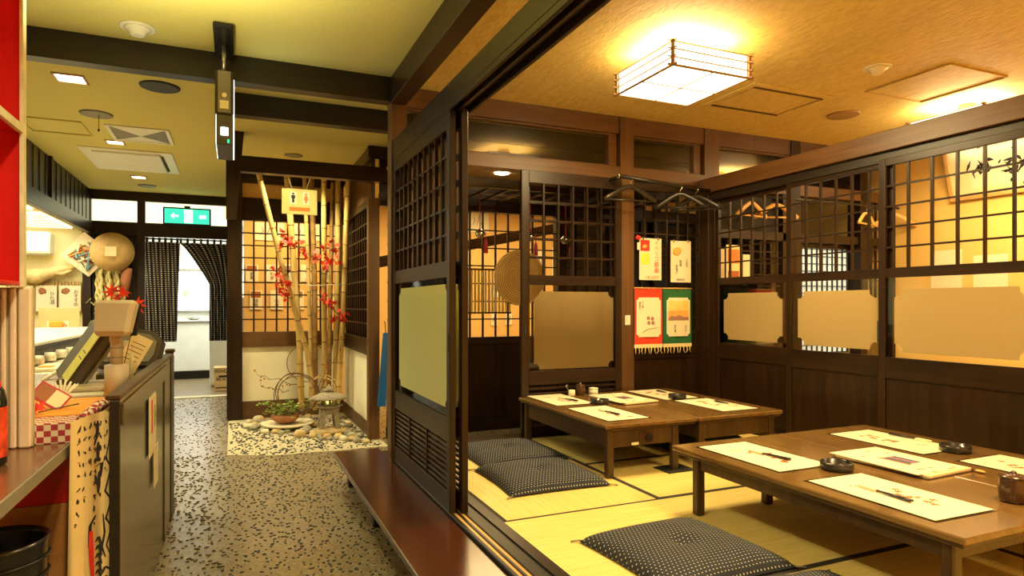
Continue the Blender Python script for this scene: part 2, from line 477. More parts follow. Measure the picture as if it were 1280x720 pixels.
# ------------------------------------------------------------------ large structure
def S(name, mb, mat, label=None, cat=None):
    return solo(name, mb, mat, label, cat, kind='structure')
S('floor', B(-3.4, 6.4, -1.6, 13.2, -.08, 0, b=0), 'gravel_floor', 'washed gravel floor of the corridor with dark pebbles set in it', 'floor')
S('ceiling_1', B(-3.4, 1.03, -1.6, 5.95, 2.72, 2.80, b=0), 'ceiling_corridor', 'green-yellow plaster ceiling over the near corridor', 'ceiling')
S('ceiling_2', B(-3.4, 6.4, 5.95, 9.7, 2.72, 2.80, b=0), 'ceiling_corridor', 'plain ceiling over the far end of the corridor and the garden', 'ceiling')
S('ceiling_3', B(1.03, 6.4, 4.55, 5.95, 2.72, 2.80, b=0), 'ceiling_corridor', 'ceiling over the cross passage behind the tatami room', 'ceiling')
S('ceiling_4', B(1.03, 6.4, -.5, 4.55, 2.78, 2.86, b=0), 'ceiling_room', 'crackled yellow wallpaper ceiling of the tatami room', 'ceiling')
S('wall_back', B(-3.4, 6.4, -1.68, -1.6, 0, 2.8, b=0), 'plaster_orange', 'plaster wall behind the viewer closing the corridor', 'wall')
S('wall_front', B(1.1, 6.4, -.28, -.2, 0, 2.8, b=0), 'plaster_orange', 'near plaster wall of the tatami room', 'wall')
S('wall_left', B(-3.48, -3.4, -1.6, 13.2, 0, 2.8, b=0), 'kitchen_wall', 'left outer wall of the open kitchen', 'wall')
S('wall_right', B(6.1, 6.18, -.2, 9.2, 0, 2.8, b=0), 'plaster_yellow', 'yellow plaster wall on the far side of the neighbouring room', 'wall')
S('wall_far', B(.12, 6.4, 9.0, 9.08, 0, 2.8, b=0), 'plaster_orange', 'warm plaster wall seen through the lattice behind the bamboo', 'wall')
S('wall_side', B(-.07, .0, 7.66, 9.6, 0, 2.72, b=0), 'dark_y', 'dark boarded wall between the garden and the curtained doorway', 'wall')
# end wall with transoms and curtained doorway, at y 9.6
ew = thing('wall_end', 'dark timber end wall with transom windows and a curtained doorway', 'wall', (-.87, 9.6, 0), kind='structure')
B(-1.75, .0, 9.58, 9.66, 2.60, 2.72).build('header_beam', 'dark_x', ew)
B(-1.75, .0, 9.57, 9.67, 2.14, 2.31).build('lintel_rail', 'dark_x', ew)
for x0, x1 in ((-1.75, -1.66), (-1.15, -1.06), (-.07, .0)):
    B(x0, x1, 9.56, 9.68, 0, 2.62).build('door_post', 'dark_z', ew)
B(-1.66, -1.15, 9.64, 9.66, 0, 2.14).build('back_board', 'black_x', ew)
for i in range(10):
    B(-1.65+i*.052, -1.625+i*.052, 9.60, 9.64, .05, 2.13).build('slat', 'dark_z', ew)
for x0, x1, n in ((-1.66, -1.15, 1), (-1.06, -.07, 2)):
    g = thing('window_%d' % n, ['small square transom window lit cream over the slatted panel', 'wide transom window behind the green exit sign'][n-1], 'window', (x0, 9.62, 2.31), kind='structure')
    B(x0, x1, 9.635, 9.64, 2.31, 2.60, b=0).build('pane', 'transom_light', g)
    B(x0, x1, 9.60, 9.66, 2.31, 2.325).build('window_frame', 'dark_x', g)
# kitchen lit wall behind the till, left of the post
S('wall_kitchen', B(-3.4, -1.75, 9.62, 9.7, 0, 2.28, b=0), 'kitchen_wall', 'brightly lit cream wall of the open kitchen behind the air conditioner', 'wall')
# soffit of the hood
sf = thing('hood_soffit', 'long dark boarded hood over the open kitchen with a lit underside', 'hood', (-1.67, 6.5, 2.15), kind='structure')
B(-1.69, -1.67, 2.0, 9.56, 2.30, 2.72).build('front_board', 'dark_z', sf)
for i in range(36):
    B(-1.668, -1.662, 2.05+i*.208, 2.05+i*.208+.012, 2.31, 2.70, b=0).build('board_joint', 'black_y', sf)
B(-1.70, -1.64, 2.0, 9.56, 2.15, 2.30).build('lower_rail', 'dark_y', sf)
for y in (4.6, 7.6):
    B(-1.675, -1.645, y, y+.06, 2.30, 2.72).build('upright', 'dark_z', sf)
B(-3.3, -1.70, 2.0, 9.56, 2.22, 2.24, b=0).build('underside', 'kitchen_wall', sf)
for i in range(4):
    B(-2.9, -1.85, 3.0+i*1.7, 4.4+i*1.7, 2.195, 2.215, b=0).build('light_diffuser', 'hood_light', sf)
    for k in range(9):
        B(-2.9, -1.85, 3.0+i*1.7+.05+k*.16, 3.0+i*1.7+.065+k*.16, 2.185, 2.196, b=0).build('grille_bar', 'plaster_orange', sf)
# back kitchen beyond the doorway
S('wall_scullery', B(-3.4, 1.5, 13.0, 13.08, 0, 2.8, b=0), 'white_paint', 'white wall of the back kitchen seen through the doorway', 'wall')
S('wall_scullery_side', B(.35, .42, 9.7, 13.0, 0, 2.8, b=0), 'white_paint', 'side wall of the back kitchen', 'wall')
S('wall_scullery_left', B(-2.6, -2.53, 9.7, 13.0, 0, 2.8, b=0), 'white_paint', 'left wall of the back kitchen', 'wall')
S('ceiling_5', B(-3.4, 1.5, 9.7, 13.0, 2.72, 2.80, b=0), 'white_paint', 'white ceiling of the back kitchen', 'ceiling')

# corridor beams
S('ceiling_beam', B(-3.3, .93, 4.10, 4.20, 2.563, 2.72), 'black_x', 'near black beam crossing the corridor ceiling behind the hanging sign', 'beam')
S('ceiling_beam', B(-.06, 6.1, 4.82, 4.92, 2.568, 2.72), 'black_x', 'second long beam crossing the passage behind the near one', 'beam')
S('ceiling_beam', B(.93, 1.035, -.6, 4.12, 2.555, 2.72), 'dark_y', 'upper beam along the corridor ceiling above the room entrance', 'beam')
S('pillar', B(.935, 1.04, 4.12, 4.22, 0, 2.72), 'mid_z', 'square timber post at the far end of the sliding doors', 'pillar')
# door head (kamoi) with two grooves
lb = thing('door_lintel', 'grooved timber lintel the corridor sliding doors run in', 'lintel', (1.0, 2, 2.18), kind='structure')
B(.945, 1.065, -.6, 4.12, 2.215, 2.315).build('rail', 'dark_y', lb)
for x in (.945, .988, 1.05): B(x, x+.016, -.6, 4.12, 2.185, 2.215).build('groove_lip', 'dark_y', lb)

# room back wall at y 4.42
YB = 4.42
plain('board_grey', (.10, .07, .04), .7)
bw = thing('wall_north', 'dark timber frame wall between the tatami room and the passage', 'wall', (2.4, YB, 0), kind='structure')
B(1.04, 4.3, YB, YB+.10, 2.64, 2.785).build('top_beam', 'mid_x', bw)
B(1.04, 3.76, YB-.01, YB+.11, 2.27, 2.372).build('head_beam', 'mid_x', bw)
B(3.76, 6.1, YB-.01, YB+.11, 2.27, 2.372).build('head_beam', 'mid_x', bw)
B(4.3, 6.1, YB, YB+.10, 2.64, 2.785).build('top_beam', 'mid_x', bw)
B(2.875, 3.005, YB-.015, YB+.115, .2, 2.775).build('post', 'mid_z', bw)
B(3.735, 3.895, YB-.012, YB+.112, .2, 2.775).build('post', 'mid_z', bw)
B(4.74, 4.86, YB-.012, YB+.112, .2, 2.775).build('post', 'dark_z', bw)
B(5.66, 5.76, YB-.012, YB+.112, .2, 2.775).build('post', 'dark_z', bw)
B(1.04, 1.56, YB, YB+.10, .2, .30).build('sill_beam', 'dark_x', bw)
for i, (x0, x1) in enumerate(((1.06, 2.86), (3.01, 3.72), (3.90, 4.88))):
    p = MB()
    for a in ((x0, x1, YB+.02, YB+.08, 2.372, 2.385), (x0, x1, YB+.02, YB+.08, 2.625, 2.64), (x1-.075, x1, YB+.02, YB+.08, 2.385, 2.625)): p.box(*a)
    g = p.build('transom_frame', 'mid_x', bw)
    B(x0, x1-.06, YB+.048, YB+.052, 2.38, 2.63, b=0).build('transom_glass', 'glass', bw)
# right section x 3.0-3.73: lattice with boards below
def lattice(parent, ax, u0, u1, w0, w1, z0, z1, nu, nz, mat='dark_z', bar=.014, matz=None):
    """nu vertical bars and nz horizontal bars, each its own object"""
    def bx(a0, a1, b0, b1, c0, c1, m):
        mb = B(a0, a1, b0, b1, c0, c1, b=.001) if ax == 'y' else B(b0, b1, a0, a1, c0, c1, b=.001)
        mb.build('lattice_bar', m, parent)
    wm = (w0+w1)/2
    for i in range(nu):
        u = u0+(u1-u0)*(i+1)/(nu+1); bx(u-bar/2, u+bar/2, w0, w1, z0, z1, mat)
    for i in range(nz):
        z = z0+(z1-z0)*(i+1)/(nz+1); bx(u0, u1, w0+(w1-w0)*.15, w0+(w1-w0)*.75, z-bar*.4, z+bar*.4, matz or mat)
def framed(parent, ax, u0, u1, w0, w1, rails, stile=.035, mat_z='dark_z', mat_u='dark_x'):
    def bx(a0, a1, b0, b1, c0, c1, m, n):
        mb = B(a0, a1, b0, b1, c0, c1) if ax == 'y' else B(b0, b1, a0, a1, c0, c1)
        return mb.build(n, m, parent)
    zs = [r[0] for r in rails]+[r[1] for r in rails]
    bx(u0, u0+stile, w0, w1, min(zs), max(zs), mat_z, 'stile'); bx(u1-stile, u1, w0, w1, min(zs), max(zs), mat_z, 'stile')
    for a, b in rails: bx(u0+stile, u1-stile, w0+.002, w1-.002, a, b, mat_u, 'rail')
def panel(parent, ax, u0, u1, w0, w1, z0, z1, mat, name='panel', b=.001):
    return (B(u0, u1, w0, w1, z0, z1, b=b) if ax == 'y' else B(w0, w1, u0, u1, z0, z1, b=b)).build(name, mat, parent)
def filmed(parent, ax, u0, u1, w, z0, z1, f0, f1, g0, g1, n=.035, mat='frost'):
    panel(parent, ax, u0, u1, w-.002, w+.002, z0, z1, 'glass', 'glass_pane', 0)
    mb = MB().prism(notched(f0, f1, g0, g1, n), .0015, 'xz' if ax == 'y' else 'yz', w+.003 if ax == 'y' else w-.006)
    mb.build('frosted_film', mat, parent)

rs = thing('wall_panel', 'fixed lattice bay above red-brown boards at the back right corner of the tatami room', 'wall panel', (3.37, YB, .2), kind='structure')
framed(rs, 'y', 3.005, 3.735, YB+.02, YB+.07, ((2.20, 2.27), (.80, .90), (.2, .28)), .03)
lattice(rs, 'y', 3.035, 3.705, YB+.03, YB+.05, .90, 2.20, 5, 10)
panel(rs, 'y', 3.035, 3.705, YB+.035, YB+.05, .28, .80, 'dark_z', 'board')

# sliding leaves in the back wall: x 1.98-2.87
d1 = thing('door_1', 'sliding lattice door with a frosted notched pane in the back wall', 'sliding door', (2.4, YB-.02, .25), kind='structure')
framed(d1, 'y', 1.985, 2.872, YB-.04, YB-.01, ((2.175, 2.268), (1.40, 1.475), (.64, .745), (.26, .33)), .06)
lattice(d1, 'y', 2.045, 2.812, YB-.035, YB-.015, 1.475, 2.175, 5, 4)
filmed(d1, 'y', 2.045, 2.812, YB-.025, .745, 1.40, 2.095, 2.80, .755, 1.352, .045)
for i in range(7): B(2.045, 2.812, YB-.032, YB-.018, .35+i*.042, .368+i*.042).build('slat', 'dark_x', d1)
B(2.005, 2.02, YB-.045, YB-.04, 1.02, 1.10).build('finger_pull', 'black_matte', d1)
# second, open leaf seen behind it
d2 = thing('door_2', 'second lattice door leaf slid behind the first in the back wall', 'sliding door', (2.35, YB+.03, .25), kind='structure')
framed(d2, 'y', 2.02, 2.87, YB+.02, YB+.045, ((2.175, 2.26), (1.41, 1.47), (.64, .72), (.26, .33)), .06)
lattice(d2, 'y', 2.08, 2.81, YB+.025, YB+.04, 1.47, 2.175, 5, 4)
S('trim_1', B(1.04, 3.74, YB-.05, YB+.11, .2, .256), 'dark_x', 'floor rail under the sliding doors of the back wall', 'trim')

# right wall at x 3.70
XR = 3.70
rw = thing('wall_east', 'dark partition beam and posts between the two tatami rooms', 'wall', (XR, 2.3, 0), kind='structure')
B(XR-.045, XR+.12, -.2, YB-.02, 2.195, 2.315).build('head_beam', 'mid_y', rw)
B(XR-.01, XR+.08, -.2, YB-.02, 2.13, 2.195).build('track', 'black_y', rw)
B(XR-.02, XR+.10, YB-.12, YB-.02, .2, 2.2).build('corner_post', 'dark_z', rw)
B(XR-.02, XR+.10, -.2, YB-.12, .235, .30).build('floor_rail', 'dark_y', rw)
ends = [(3.455, 4.285), (2.665, 3.49), (1.80, 2.735), (.95, 1.86)]
nm = ['lattice partition leaf by the back right corner with hangers behind', 'middle lattice partition leaf in front of the white gridded window',
      'nearest full lattice partition leaf in front of the framed calligraphy', 'lattice partition leaf cut by the edge of the view']
for i, (y0, y1) in enumerate(ends):
    off = 0 if i % 2 == 0 else -.0
    w0 = XR+(.035 if i % 2 == 0 else .0); w1 = w0+.03
    if i == 2: w0 = XR-.035; w1 = XR-.005
    r = thing('door_%d' % (i+3), nm[i], 'sliding door', (w0, (y0+y1)/2, .3), kind='structure')
    framed(r, 'x', y0, y1, w0, w1, ((2.10, 2.145), (1.415, 1.475), (.80, .93), (.30, .36)), .045, 'dark_z', 'dark_y')
    lattice(r, 'x', y0+.045, y1-.045, w0+.005, w1-.007, 1.475, 2.10, 5, 4)
    filmed(r, 'x', y0+.045, y1-.045, (w0+w1)/2, .93, 1.415, y0+.11, y1-.10, .965, 1.345, .05)
    panel(r, 'x', y0+.045, y1-.045, w0+.01, w0+.02, .36, .80, 'dark_z', 'board')

# corridor doors at x .95
for k, (x0, y0, y1, num, lab) in enumerate(((.948, 2.93, 4.12, 6+1, 'outer corridor sliding door with lattice, frosted pane and louvres'), (1.0, 2.90, 4.10, 8, 'inner corridor sliding door stacked behind the outer one'))):
    x1 = x0+.032
    r = thing('door_%d' % num, lab, 'sliding door', (x0, 3.5, .25), kind='structure')
    framed(r, 'x', y0, y1, x0, x1, ((2.105, 2.19), (1.385, 1.465), (.585, .70), (.25, .345)), .05 if k == 0 else .05, 'dark_z', 'dark_y')
    s0, s1 = y0+.05, y1-.05
    lattice(r, 'x', s0, s1, x0+.006, x1-.008, 1.465, 2.105, 9 if k == 0 else 13, 4, 'dark_z' if k == 0 else 'mid_z', bar=.014 if k == 0 else .042, matz='dark_y')
    filmed(r, 'x', s0, s1, (x0+x1)/2, .70, 1.385, s0+.01, s1-.08, .745, 1.352, .04, 'frost_green')
    for i in range(8):
        z = .355+i*.0285
        B(x0+.008, x1-.008, s0, s1, z, z+.016).build('louvre_slat', 'dark_y', r)
    for i in (1, 2): B(x0+.002, x1-.006, s0+(s1-s0)*i/3-.005, s0+(s1-s0)*i/3+.005, .345, .585).build('louvre_stile', 'dark_z', r)
    B(x0-.002, x0, y0+.012, y0+.022, 1.02, 1.11).build('finger_pull', 'black_matte', r)

# raised platform, sill, bench
S('platform', B(.96, 6.1, -.2, YB+.13, .0, .212, b=0), 'dark_y', 'raised timber platform under the tatami rooms', 'platform')
sl = thing('door_sill', 'timber door sill with two pale sliding grooves along the corridor', 'sill', (1.04, 2, .2), kind='structure')
B(.948, .966, -.2, 4.22, .0, .252).build('outer_lip', 'black_y', sl)
for x0, x1, m_, z in ((.966, .984, 'pale_y', .246), (.984, .996, 'dark_y', .252), (.996, 1.016, 'pale_y', .246), (1.016, 1.075, 'black_y', .254), (1.075, 1.128, 'dark_y', .262)):
    B(x0, x1, -.2, 4.22, .212, z, b=.001).build('runner', m_, sl)
bn = thing('step_bench', 'low glossy red-brown step bench along the corridor sliding doors', 'bench', (.79, 2, 0))
B(.63, .944, -.6, 4.54, .205, .235).build('seat_board', 'bench', bn)
B(.632, .63+.004, -.6, 4.54, .207, .236).build('edge_strip', 'rim_grey', bn)
for y in (.4, 2.0, 3.6, 4.45): B(.72, .90, y, y+.08, 0, .205).build('foot', 'black_y', bn)

# tatami mats
def mat_(x0, x1, y0, y1, along, label):
    t = thing('tatami_mat', label, 'tatami mat', ((x0+x1)/2, (y0+y1)/2, .212))
    g = .0015
    if along == 'y':
        B(x0+g, x1-g, y0+g, y1-g, .212, .249, b=.001).build('rush_mat', 'tatami_b', t)
        for a in (x0+g, x1-.030-g): B(a, a+.030, y0+g, y1-g, .2485, .2505, b=0).build('cloth_border', 'tatami_border', t)
    else:
        B(x0+g, x1-g, y0+g, y1-g, .212, .249, b=.001).build('rush_mat', 'tatami_a', t)
        for a in (y0+g, y1-.014-g): B(x0+g, x1-g, a, a+.014, .2485, .2505, b=0).build('cloth_border', 'tatami_border', t)
mat_(1.13, 2.03, 2.73, 4.36, 'y', 'tatami mat under the two cushions beside the corridor doors')
mat_(2.03, 3.70, 3.50, 4.36, 'x', 'tatami mat under the back low tables')
mat_(2.03, 3.70, 2.73, 3.50, 'x', 'tatami mat between the back and the front tables')
mat_(1.13, 2.86, 1.79, 2.73, 'x', 'tatami mat under the near cushion and the front table corner')
mat_(2.86, 3.70, .95, 2.73, 'y', 'tatami mat along the right partition under the front table')
mat_(1.13, 2.86, .90, 1.79, 'x', 'tatami mat under the near end of the front table')
mat_(1.13, 3.70, -.15, .90, 'x', 'tatami mat nearest to the viewer')
mat_(3.82, 6.1, 1.5, 4.36, 'y', 'tatami mat of the neighbouring room by its back wall')
mat_(3.82, 6.1, -.15, 1.5, 'x', 'tatami mat of the neighbouring room near the viewer')

# ------------------------------------------------------------------ passage partition at y 5.95
pb = thing('wall_passage', 'lattice partition with dark wainscot across the passage behind the tatami room', 'wall', (3, 5.95, 0), kind='structure')
B(1.32, 6.1, 5.95, 6.01, .0, .86).build('wainscot', 'dark_z', pb)
for i in range(10): B(1.5+i*.46, 1.55+i*.46, 5.935, 5.95, .1, .84).build('batten', 'dark_z', pb)
B(1.32, 6.1, 5.93, 6.03, .86, .93).build('rail', 'dark_x', pb)
B(1.32, 6.1, 5.93, 6.03, .0, .10).build('base_rail', 'dark_x', pb)
B(1.25, 6.1, 5.93, 6.03, 2.17, 2.30).build('rail', 'dark_x', pb)
B(1.25, 4.2, 5.95, 6.01, 2.30, 2.72).build('upper_panel', 'dark_x', pb)
B(4.2, 5.2, 5.95, 6.01, 2.30, 2.62).build('upper_panel', 'plaster_orange', pb)
B(5.2, 6.1, 5.95, 6.01, 2.30, 2.62).build('upper_panel', 'dark_x', pb)
B(1.14, 6.1, 5.94, 6.02, 2.62, 2.72).build('top_beam', 'dark_x', pb)
for x in (3.1, 4.3, 5.5): B(x, x+.10, 5.92, 6.04, .0, 2.62).build('post', 'dark_z', pb)
for x0, x1 in ((1.32, 3.1), (3.2, 4.3), (4.4, 5.5)): lattice(pb, 'y', x0, x1, 5.96, 5.985, .93, 2.17, int((x1-x0)/.145), 6, bar=.016)
B(3.2, 3.62, 5.99, 6.0, .93, 2.17).build('board', 'board_grey', pb)
B(3.63, 6.1, 5.99, 6.0, .93, 2.17).build('board', 'dark_z', pb)
S('ceiling_6', B(1.30, 3.1, 5.25, 5.93, 2.50, 2.53), 'plaster_orange', 'low plaster soffit over the passage with a small downlight', 'ceiling')
S('hanging_beam', B(1.38, 6.1, 4.83, 4.91, 2.43, 2.567), 'black_x', 'black board under the long beam behind the transom windows', 'beam')
# overhead lattice canopy in the passage
cn = thing('ceiling_lattice', 'overhead dark lattice hung across the passage', 'ceiling lattice', (2.6, 5.3, 2.28), kind='structure')
for i in range(14): B(1.5+i*.18, 1.52+i*.18, 5.05, 5.9, 2.26, 2.28, b=.001).build('bar', 'dark_y', cn)
for i in range(5): B(1.45, 3.95, 5.1+i*.18, 5.12+i*.18, 2.28, 2.30, b=.001).build('bar', 'dark_x', cn)
B(1.45, 3.95, 5.03, 5.06, 2.24, 2.32).build('front_bar', 'dark_x', cn)
# diagonal hand rail behind the partition
S('stair_stringer', MB().add([(1.3, 6.9, 1.62), (1.3, 6.9, 1.74), (3.6, 6.9, 2.12), (3.6, 6.9, 2.24), (1.3, 7.0, 1.62), (1.3, 7.0, 1.74), (3.6, 7.0, 2.12), (3.6, 7.0, 2.24)],
    [(0, 2, 3, 1), (4, 5, 7, 6), (1, 3, 7, 5), (0, 4, 6, 2), (0, 1, 5, 4), (2, 6, 7, 3)]), 'mid_x', 'sloping timber beam behind the passage lattice', 'beam')

# ------------------------------------------------------------------ garden bay
gb = thing('wall_garden', 'lattice screen wall with a cream lower panel behind the bamboo', 'wall', (.55, 7.55, 0), kind='structure')
B(-.06, .085, 7.50, 7.62, 0, 2.72).build('post', 'dark_z', gb)
B(.085, 1.16, 7.54, 7.60, .0, .195).build('base_rail', 'mid_x', gb)
B(.085, 1.14, 7.56, 7.58, .195, .79).build('cream_panel', 'plaster_cream', gb)
B(.085, 1.16, 7.53, 7.61, .79, .955).build('middle_rail', 'mid_x', gb)
lattice(gb, 'y', .085, 1.14, 7.55, 7.57, .955, 2.17, 8, 8, bar=.018)
B(.085, 1.16, 7.53, 7.61, 2.17, 2.42).build('upper_rail', 'dark_x', gb)
B(.085, 1.16, 7.56, 7.58, 2.42, 2.58).build('upper_panel', 'plaster_orange', gb)
B(.085, 1.16, 7.53, 7.61, 2.58, 2.72).build('header', 'dark_x', gb)
gs = thing('wall_garden_side', 'right side screen of the garden with dark lattice above a cream panel', 'wall', (1.16, 6.7, 0), kind='structure')
B(1.14, 1.24, 5.93, 6.03, 0, 2.24).build('post', 'mid_z', gs)
B(1.16, 1.22, 6.03, 7.54, .0, .14).build('base_rail', 'mid_y', gs)
B(1.17, 1.20, 6.03, 7.54, .14, .775).build('cream_panel', 'plaster_cream', gs)
B(1.15, 1.23, 6.03, 7.54, .775, .93).build('middle_rail', 'dark_y', gs)
B(1.15, 1.23, 6.03, 7.54, 2.17, 2.24).build('top_rail', 'dark_y', gs)
B(1.18, 1.22, 6.03, 7.54, 2.24, 2.60).build('upper_panel', 'mid_y', gs)
B(1.15, 1.24, 5.93, 7.54, 2.60, 2.72).build('upper_beam', 'dark_y', gs)
lattice(gs, 'x', 6.03, 7.54, 1.165, 1.19, .93, 2.17, 11, 8, bar=.018)
B(1.20, 1.205, 6.03, 7.54, .93, 2.17).build('backing', 'dark_y', gs)
gf = thing('garden_beam', 'beam across the front of the garden that carries the restroom sign', 'beam', (.6, 5.95, 2.4), kind='structure')
B(-.06, 1.32, 5.90, 6.0, 2.385, 2.52).build('cross_beam', 'dark_x', gf)
MB().add([(-.06, 5.89, 2.72), (.08, 5.89, 2.72), (.08, 6.0, 2.72), (-.06, 6.0, 2.72), (-.06, 5.89, 1.98), (.02, 5.89, 1.98), (.02, 6.0, 1.98), (-.06, 6.0, 1.98)],
         [(0, 3, 2, 1), (4, 5, 6, 7), (0, 1, 5, 4), (1, 2, 6, 5), (2, 3, 7, 6), (3, 0, 4, 7)]).build('hanging_bracket', 'dark_z', gf)
S('pillar', B(1.24, 1.36, 4.80, 4.92, 0, 2.72), 'dark_z', 'dark post of the passage just behind the sliding doors', 'pillar')
S('garden_bed', MB().prism([(-.05, 5.80), (.10, 5.73), (.22, 5.66), (.35, 5.62), (.55, 5.63), (.85, 5.60), (1.05, 5.62), (1.25, 5.60), (1.25, 5.95), (1.15, 7.54), (-.05, 7.54)], .006, 'xy', 0), 'mortar', 'pale mortar bed with set pebbles at the foot of the bamboo', 'garden bed')

# pebbles set in the corridor floor and the mortar bed: nobody could count them
def pebbles(name, mat, n, area, rmin, rmax, z, label, skip=None, seed=1, collar=None):
    rnd = np.random.RandomState(seed); v0 = []; f0 = []
    ico = MB().rock((0, 0, 0), (1, 1, 1), 3, 1, rough=0)
    base = np.array(ico.v); fc = np.array(ico.f); V = []; F = []; cv = []; cf = []; k = 0; made = 0; cell = {}
    while made < n and k < n*6:
        k += 1
        x = rnd.uniform(area[0], area[1]); y = rnd.uniform(area[2], area[3])
        if skip and skip(x, y): continue
        r = rnd.uniform(rmin, rmax); key = (int(x/.028), int(y/.028))
        if key in cell: continue
        cell[key] = 1
        a = rnd.uniform(0, 2*pi); e = rnd.uniform(.45, .8)
        bx = base*np.array([r, r*e, r*.42]); c, s = cos(a), sin(a)
        P_ = np.stack([bx[:, 0]*c-bx[:, 1]*s+x, bx[:, 0]*s+bx[:, 1]*c+y, bx[:, 2]+z], 1)
        V.append(P_); F.append(fc+len(base)*made); made += 1
        if collar:
            o_ = len(cv); cv += [(x+(r+.0035)*cos(q*pi/4)*cos(a)-(r*e+.0035)*sin(q*pi/4)*sin(a), y+(r+.0035)*cos(q*pi/4)*sin(a)+(r*e+.0035)*sin(q*pi/4)*cos(a), .0006) for q in range(8)]; cf.append(tuple(range(o_, o_+8)))
    V = np.concatenate(V); F = np.concatenate(F)
    me = bpy.data.meshes.new(name); me.from_pydata(V.tolist(), [], F.tolist()); me.polygons.foreach_set('use_smooth', [True]*len(F))
    me.materials.append(MATS[mat]); o = bpy.data.objects.new(name, me); C.objects.link(o)
    tag(o, label, 'pebbles', kind='stuff')
    if collar:
        cm = MB(); cm.add(cv, cf); solo('pebble_rims', cm, collar, 'pale rims around the '+label, 'pebbles', kind='stuff')  # paler flat ring under each pebble
bed = lambda x, y: (-.05 < x < 1.2 and y > 5.65)
ctr = lambda x, y: (x < -.35 and y < 4.3) or (x > .80 and y < 4.3) or (x > 1.0 and 4.2 < y < 4.6)
pebbles('pebbles', 'pebble_dark', 2900, (-.5, 1.3, 1.6, 5.9), .0075, .0145, .002, 'dark pebbles set in the near corridor floor', lambda x, y: bed(x, y) or ctr(x, y), 1, 'pebble_collar')
pebbles('pebbles', 'pebble_dark', 900, (1.3, 5.0, 4.6, 5.9), .008, .0125, .001, 'dark pebbles set in the floor of the cross passage', None, 6)
pebbles('pebbles', 'pebble_light', 1500, (-.5, 1.3, 1.6, 5.9), .006, .012, -.001, 'tan pebbles set in the near corridor floor', lambda x, y: bed(x, y) or ctr(x, y), 2)
pebbles('pebbles', 'pebble_dark', 2400, (-1.1, 2.6, 5.9, 9.5), .007, .013, .001, 'dark pebbles set in the far corridor floor', bed, 3)
pebbles('pebbles', 'pebble_dark', 1000, (-.03, 1.22, 5.60, 7.3), .010, .018, .008, 'dark pebbles set in the pale mortar bed', lambda x, y: y < 5.78-.5*x if x < .33 else y < 5.66, 4)

# ================================================================== objects: lamps and ceiling fixtures
def room_lamp(name, label, x0, x1, y0, y1):
    t = thing(name, label, 'ceiling lamp', ((x0+x1)/2, (y0+y1)/2, 2.55), 'square wooden ceiling lamps of the tatami rooms')
    zb, zt = 2.55, 2.69
    B(x0+.01, x1-.01, y0+.01, y1-.01, zb+.001, zb+.004, b=0).build('bottom_diffuser', 'lamp_white', t)
    for a in ((x0+.012, x0+.016, y0+.01, y1-.01), (x1-.016, x1-.012, y0+.01, y1-.01), (x0+.01, x1-.01, y0+.012, y0+.016), (x0+.01, x1-.01, y1-.016, y1-.012)):
        B(a[0], a[1], a[2], a[3], zb+.005, zt-.01, b=0).build('side_diffuser', 'lamp_white', t)
    for z in (zb-.004, zb+.042, zb+.088, zt-.012):
        h = .012 if z < zb else .006
        for a in ((x0-.03, x1+.03, y0-.004, y0+.008), (x0-.03, x1+.03, y1-.008, y1+.004), (x0-.004, x0+.008, y0-.03, y1+.03), (x1-.008, x1+.004, y0-.03, y1+.03)):
            B(a[0], a[1], a[2], a[3], z, z+h).build('frame_bar', 'lamp_frame', t)
    for x in (x0, x1):
        for y in (y0, y1): B(x-.008, x+.008, y-.008, y+.008, zb-.006, zt+.002).build('corner_post', 'lamp_frame', t)
    xm, ym = (x0+x1)/2, (y0+y1)/2
    B(xm-.004, xm+.004, y0, y1, zb-.008, zb-.003).build('cross_bar', 'lamp_frame', t)
    B(x0, x1, ym-.004, ym+.004, zb-.008, zb-.003).build('cross_bar', 'lamp_frame', t)
    MB().lathe([(.05, 2.69), (.06, 2.74), (.06, 2.78)], 16, (xm, ym, 0)).build('ceiling_mount', 'lamp_frame', t)
    for i in range(4):
        a = pi/4+i*pi/2
        MB().rock((xm+.17*cos(a), ym+.17*sin(a), 2.70), (.03, .03, .03), 1, 1, rough=0).build('bulb', 'bulb', t)
room_lamp('ceiling_lamp', 'glowing square wooden lattice ceiling lamp over the tatami room', 2.18, 2.72, 2.83, 3.38)
room_lamp('ceiling_lamp', 'glowing lamp half hidden above the right partition beam in the neighbouring room', 4.88, 5.42, 2.83, 3.38)

ZC = 2.72
def downlight(x, y, label, r=.09):
    t = thing('downlight', label, 'downlight', (x, y, ZC-.01), 'square downlights along the corridor ceiling')
    for a in ((x-r, x+r, y-r, y-r+.015), (x-r, x+r, y+r-.015, y+r), (x-r, x-r+.015, y-r+.015, y+r-.015), (x+r-.015, x+r, y-r+.015, y+r-.015)):
        B(a[0], a[1], a[2], a[3], ZC-.012, ZC-.001).build('trim_bar', 'pink_trim', t)
    B(x-r+.016, x+r-.016, y-r+.016, y+r-.016, ZC-.005, ZC-.002, b=0).build('lens', 'bulb', t)
plain('pink_trim', (.55, .30, .22), .5)
downlight(-.97, 4.94, 'square lit downlight beside the dark round ceiling speaker')
downlight(-.98, 6.72, 'square lit downlight between the vent and the ceiling air conditioner', .075)
downlight(-1.0, 8.45, 'small lit downlight beyond the ceiling air conditioner', .08)
t = thing('downlight', 'unlit round downlight over the bamboo', 'downlight', (.54, 6.62, ZC))
MB().lathe([(.07, ZC-.008), (.085, ZC-.008), (.088, ZC-.001), (.07, ZC-.001)], 24, (.54, 6.62, 0)).build('ring', 'rim_grey', t)
MB().lathe([(.068, ZC-.004), (.068, ZC-.001)], 24, (.54, 6.62, 0)).build('lens', 'lamp_white', t)
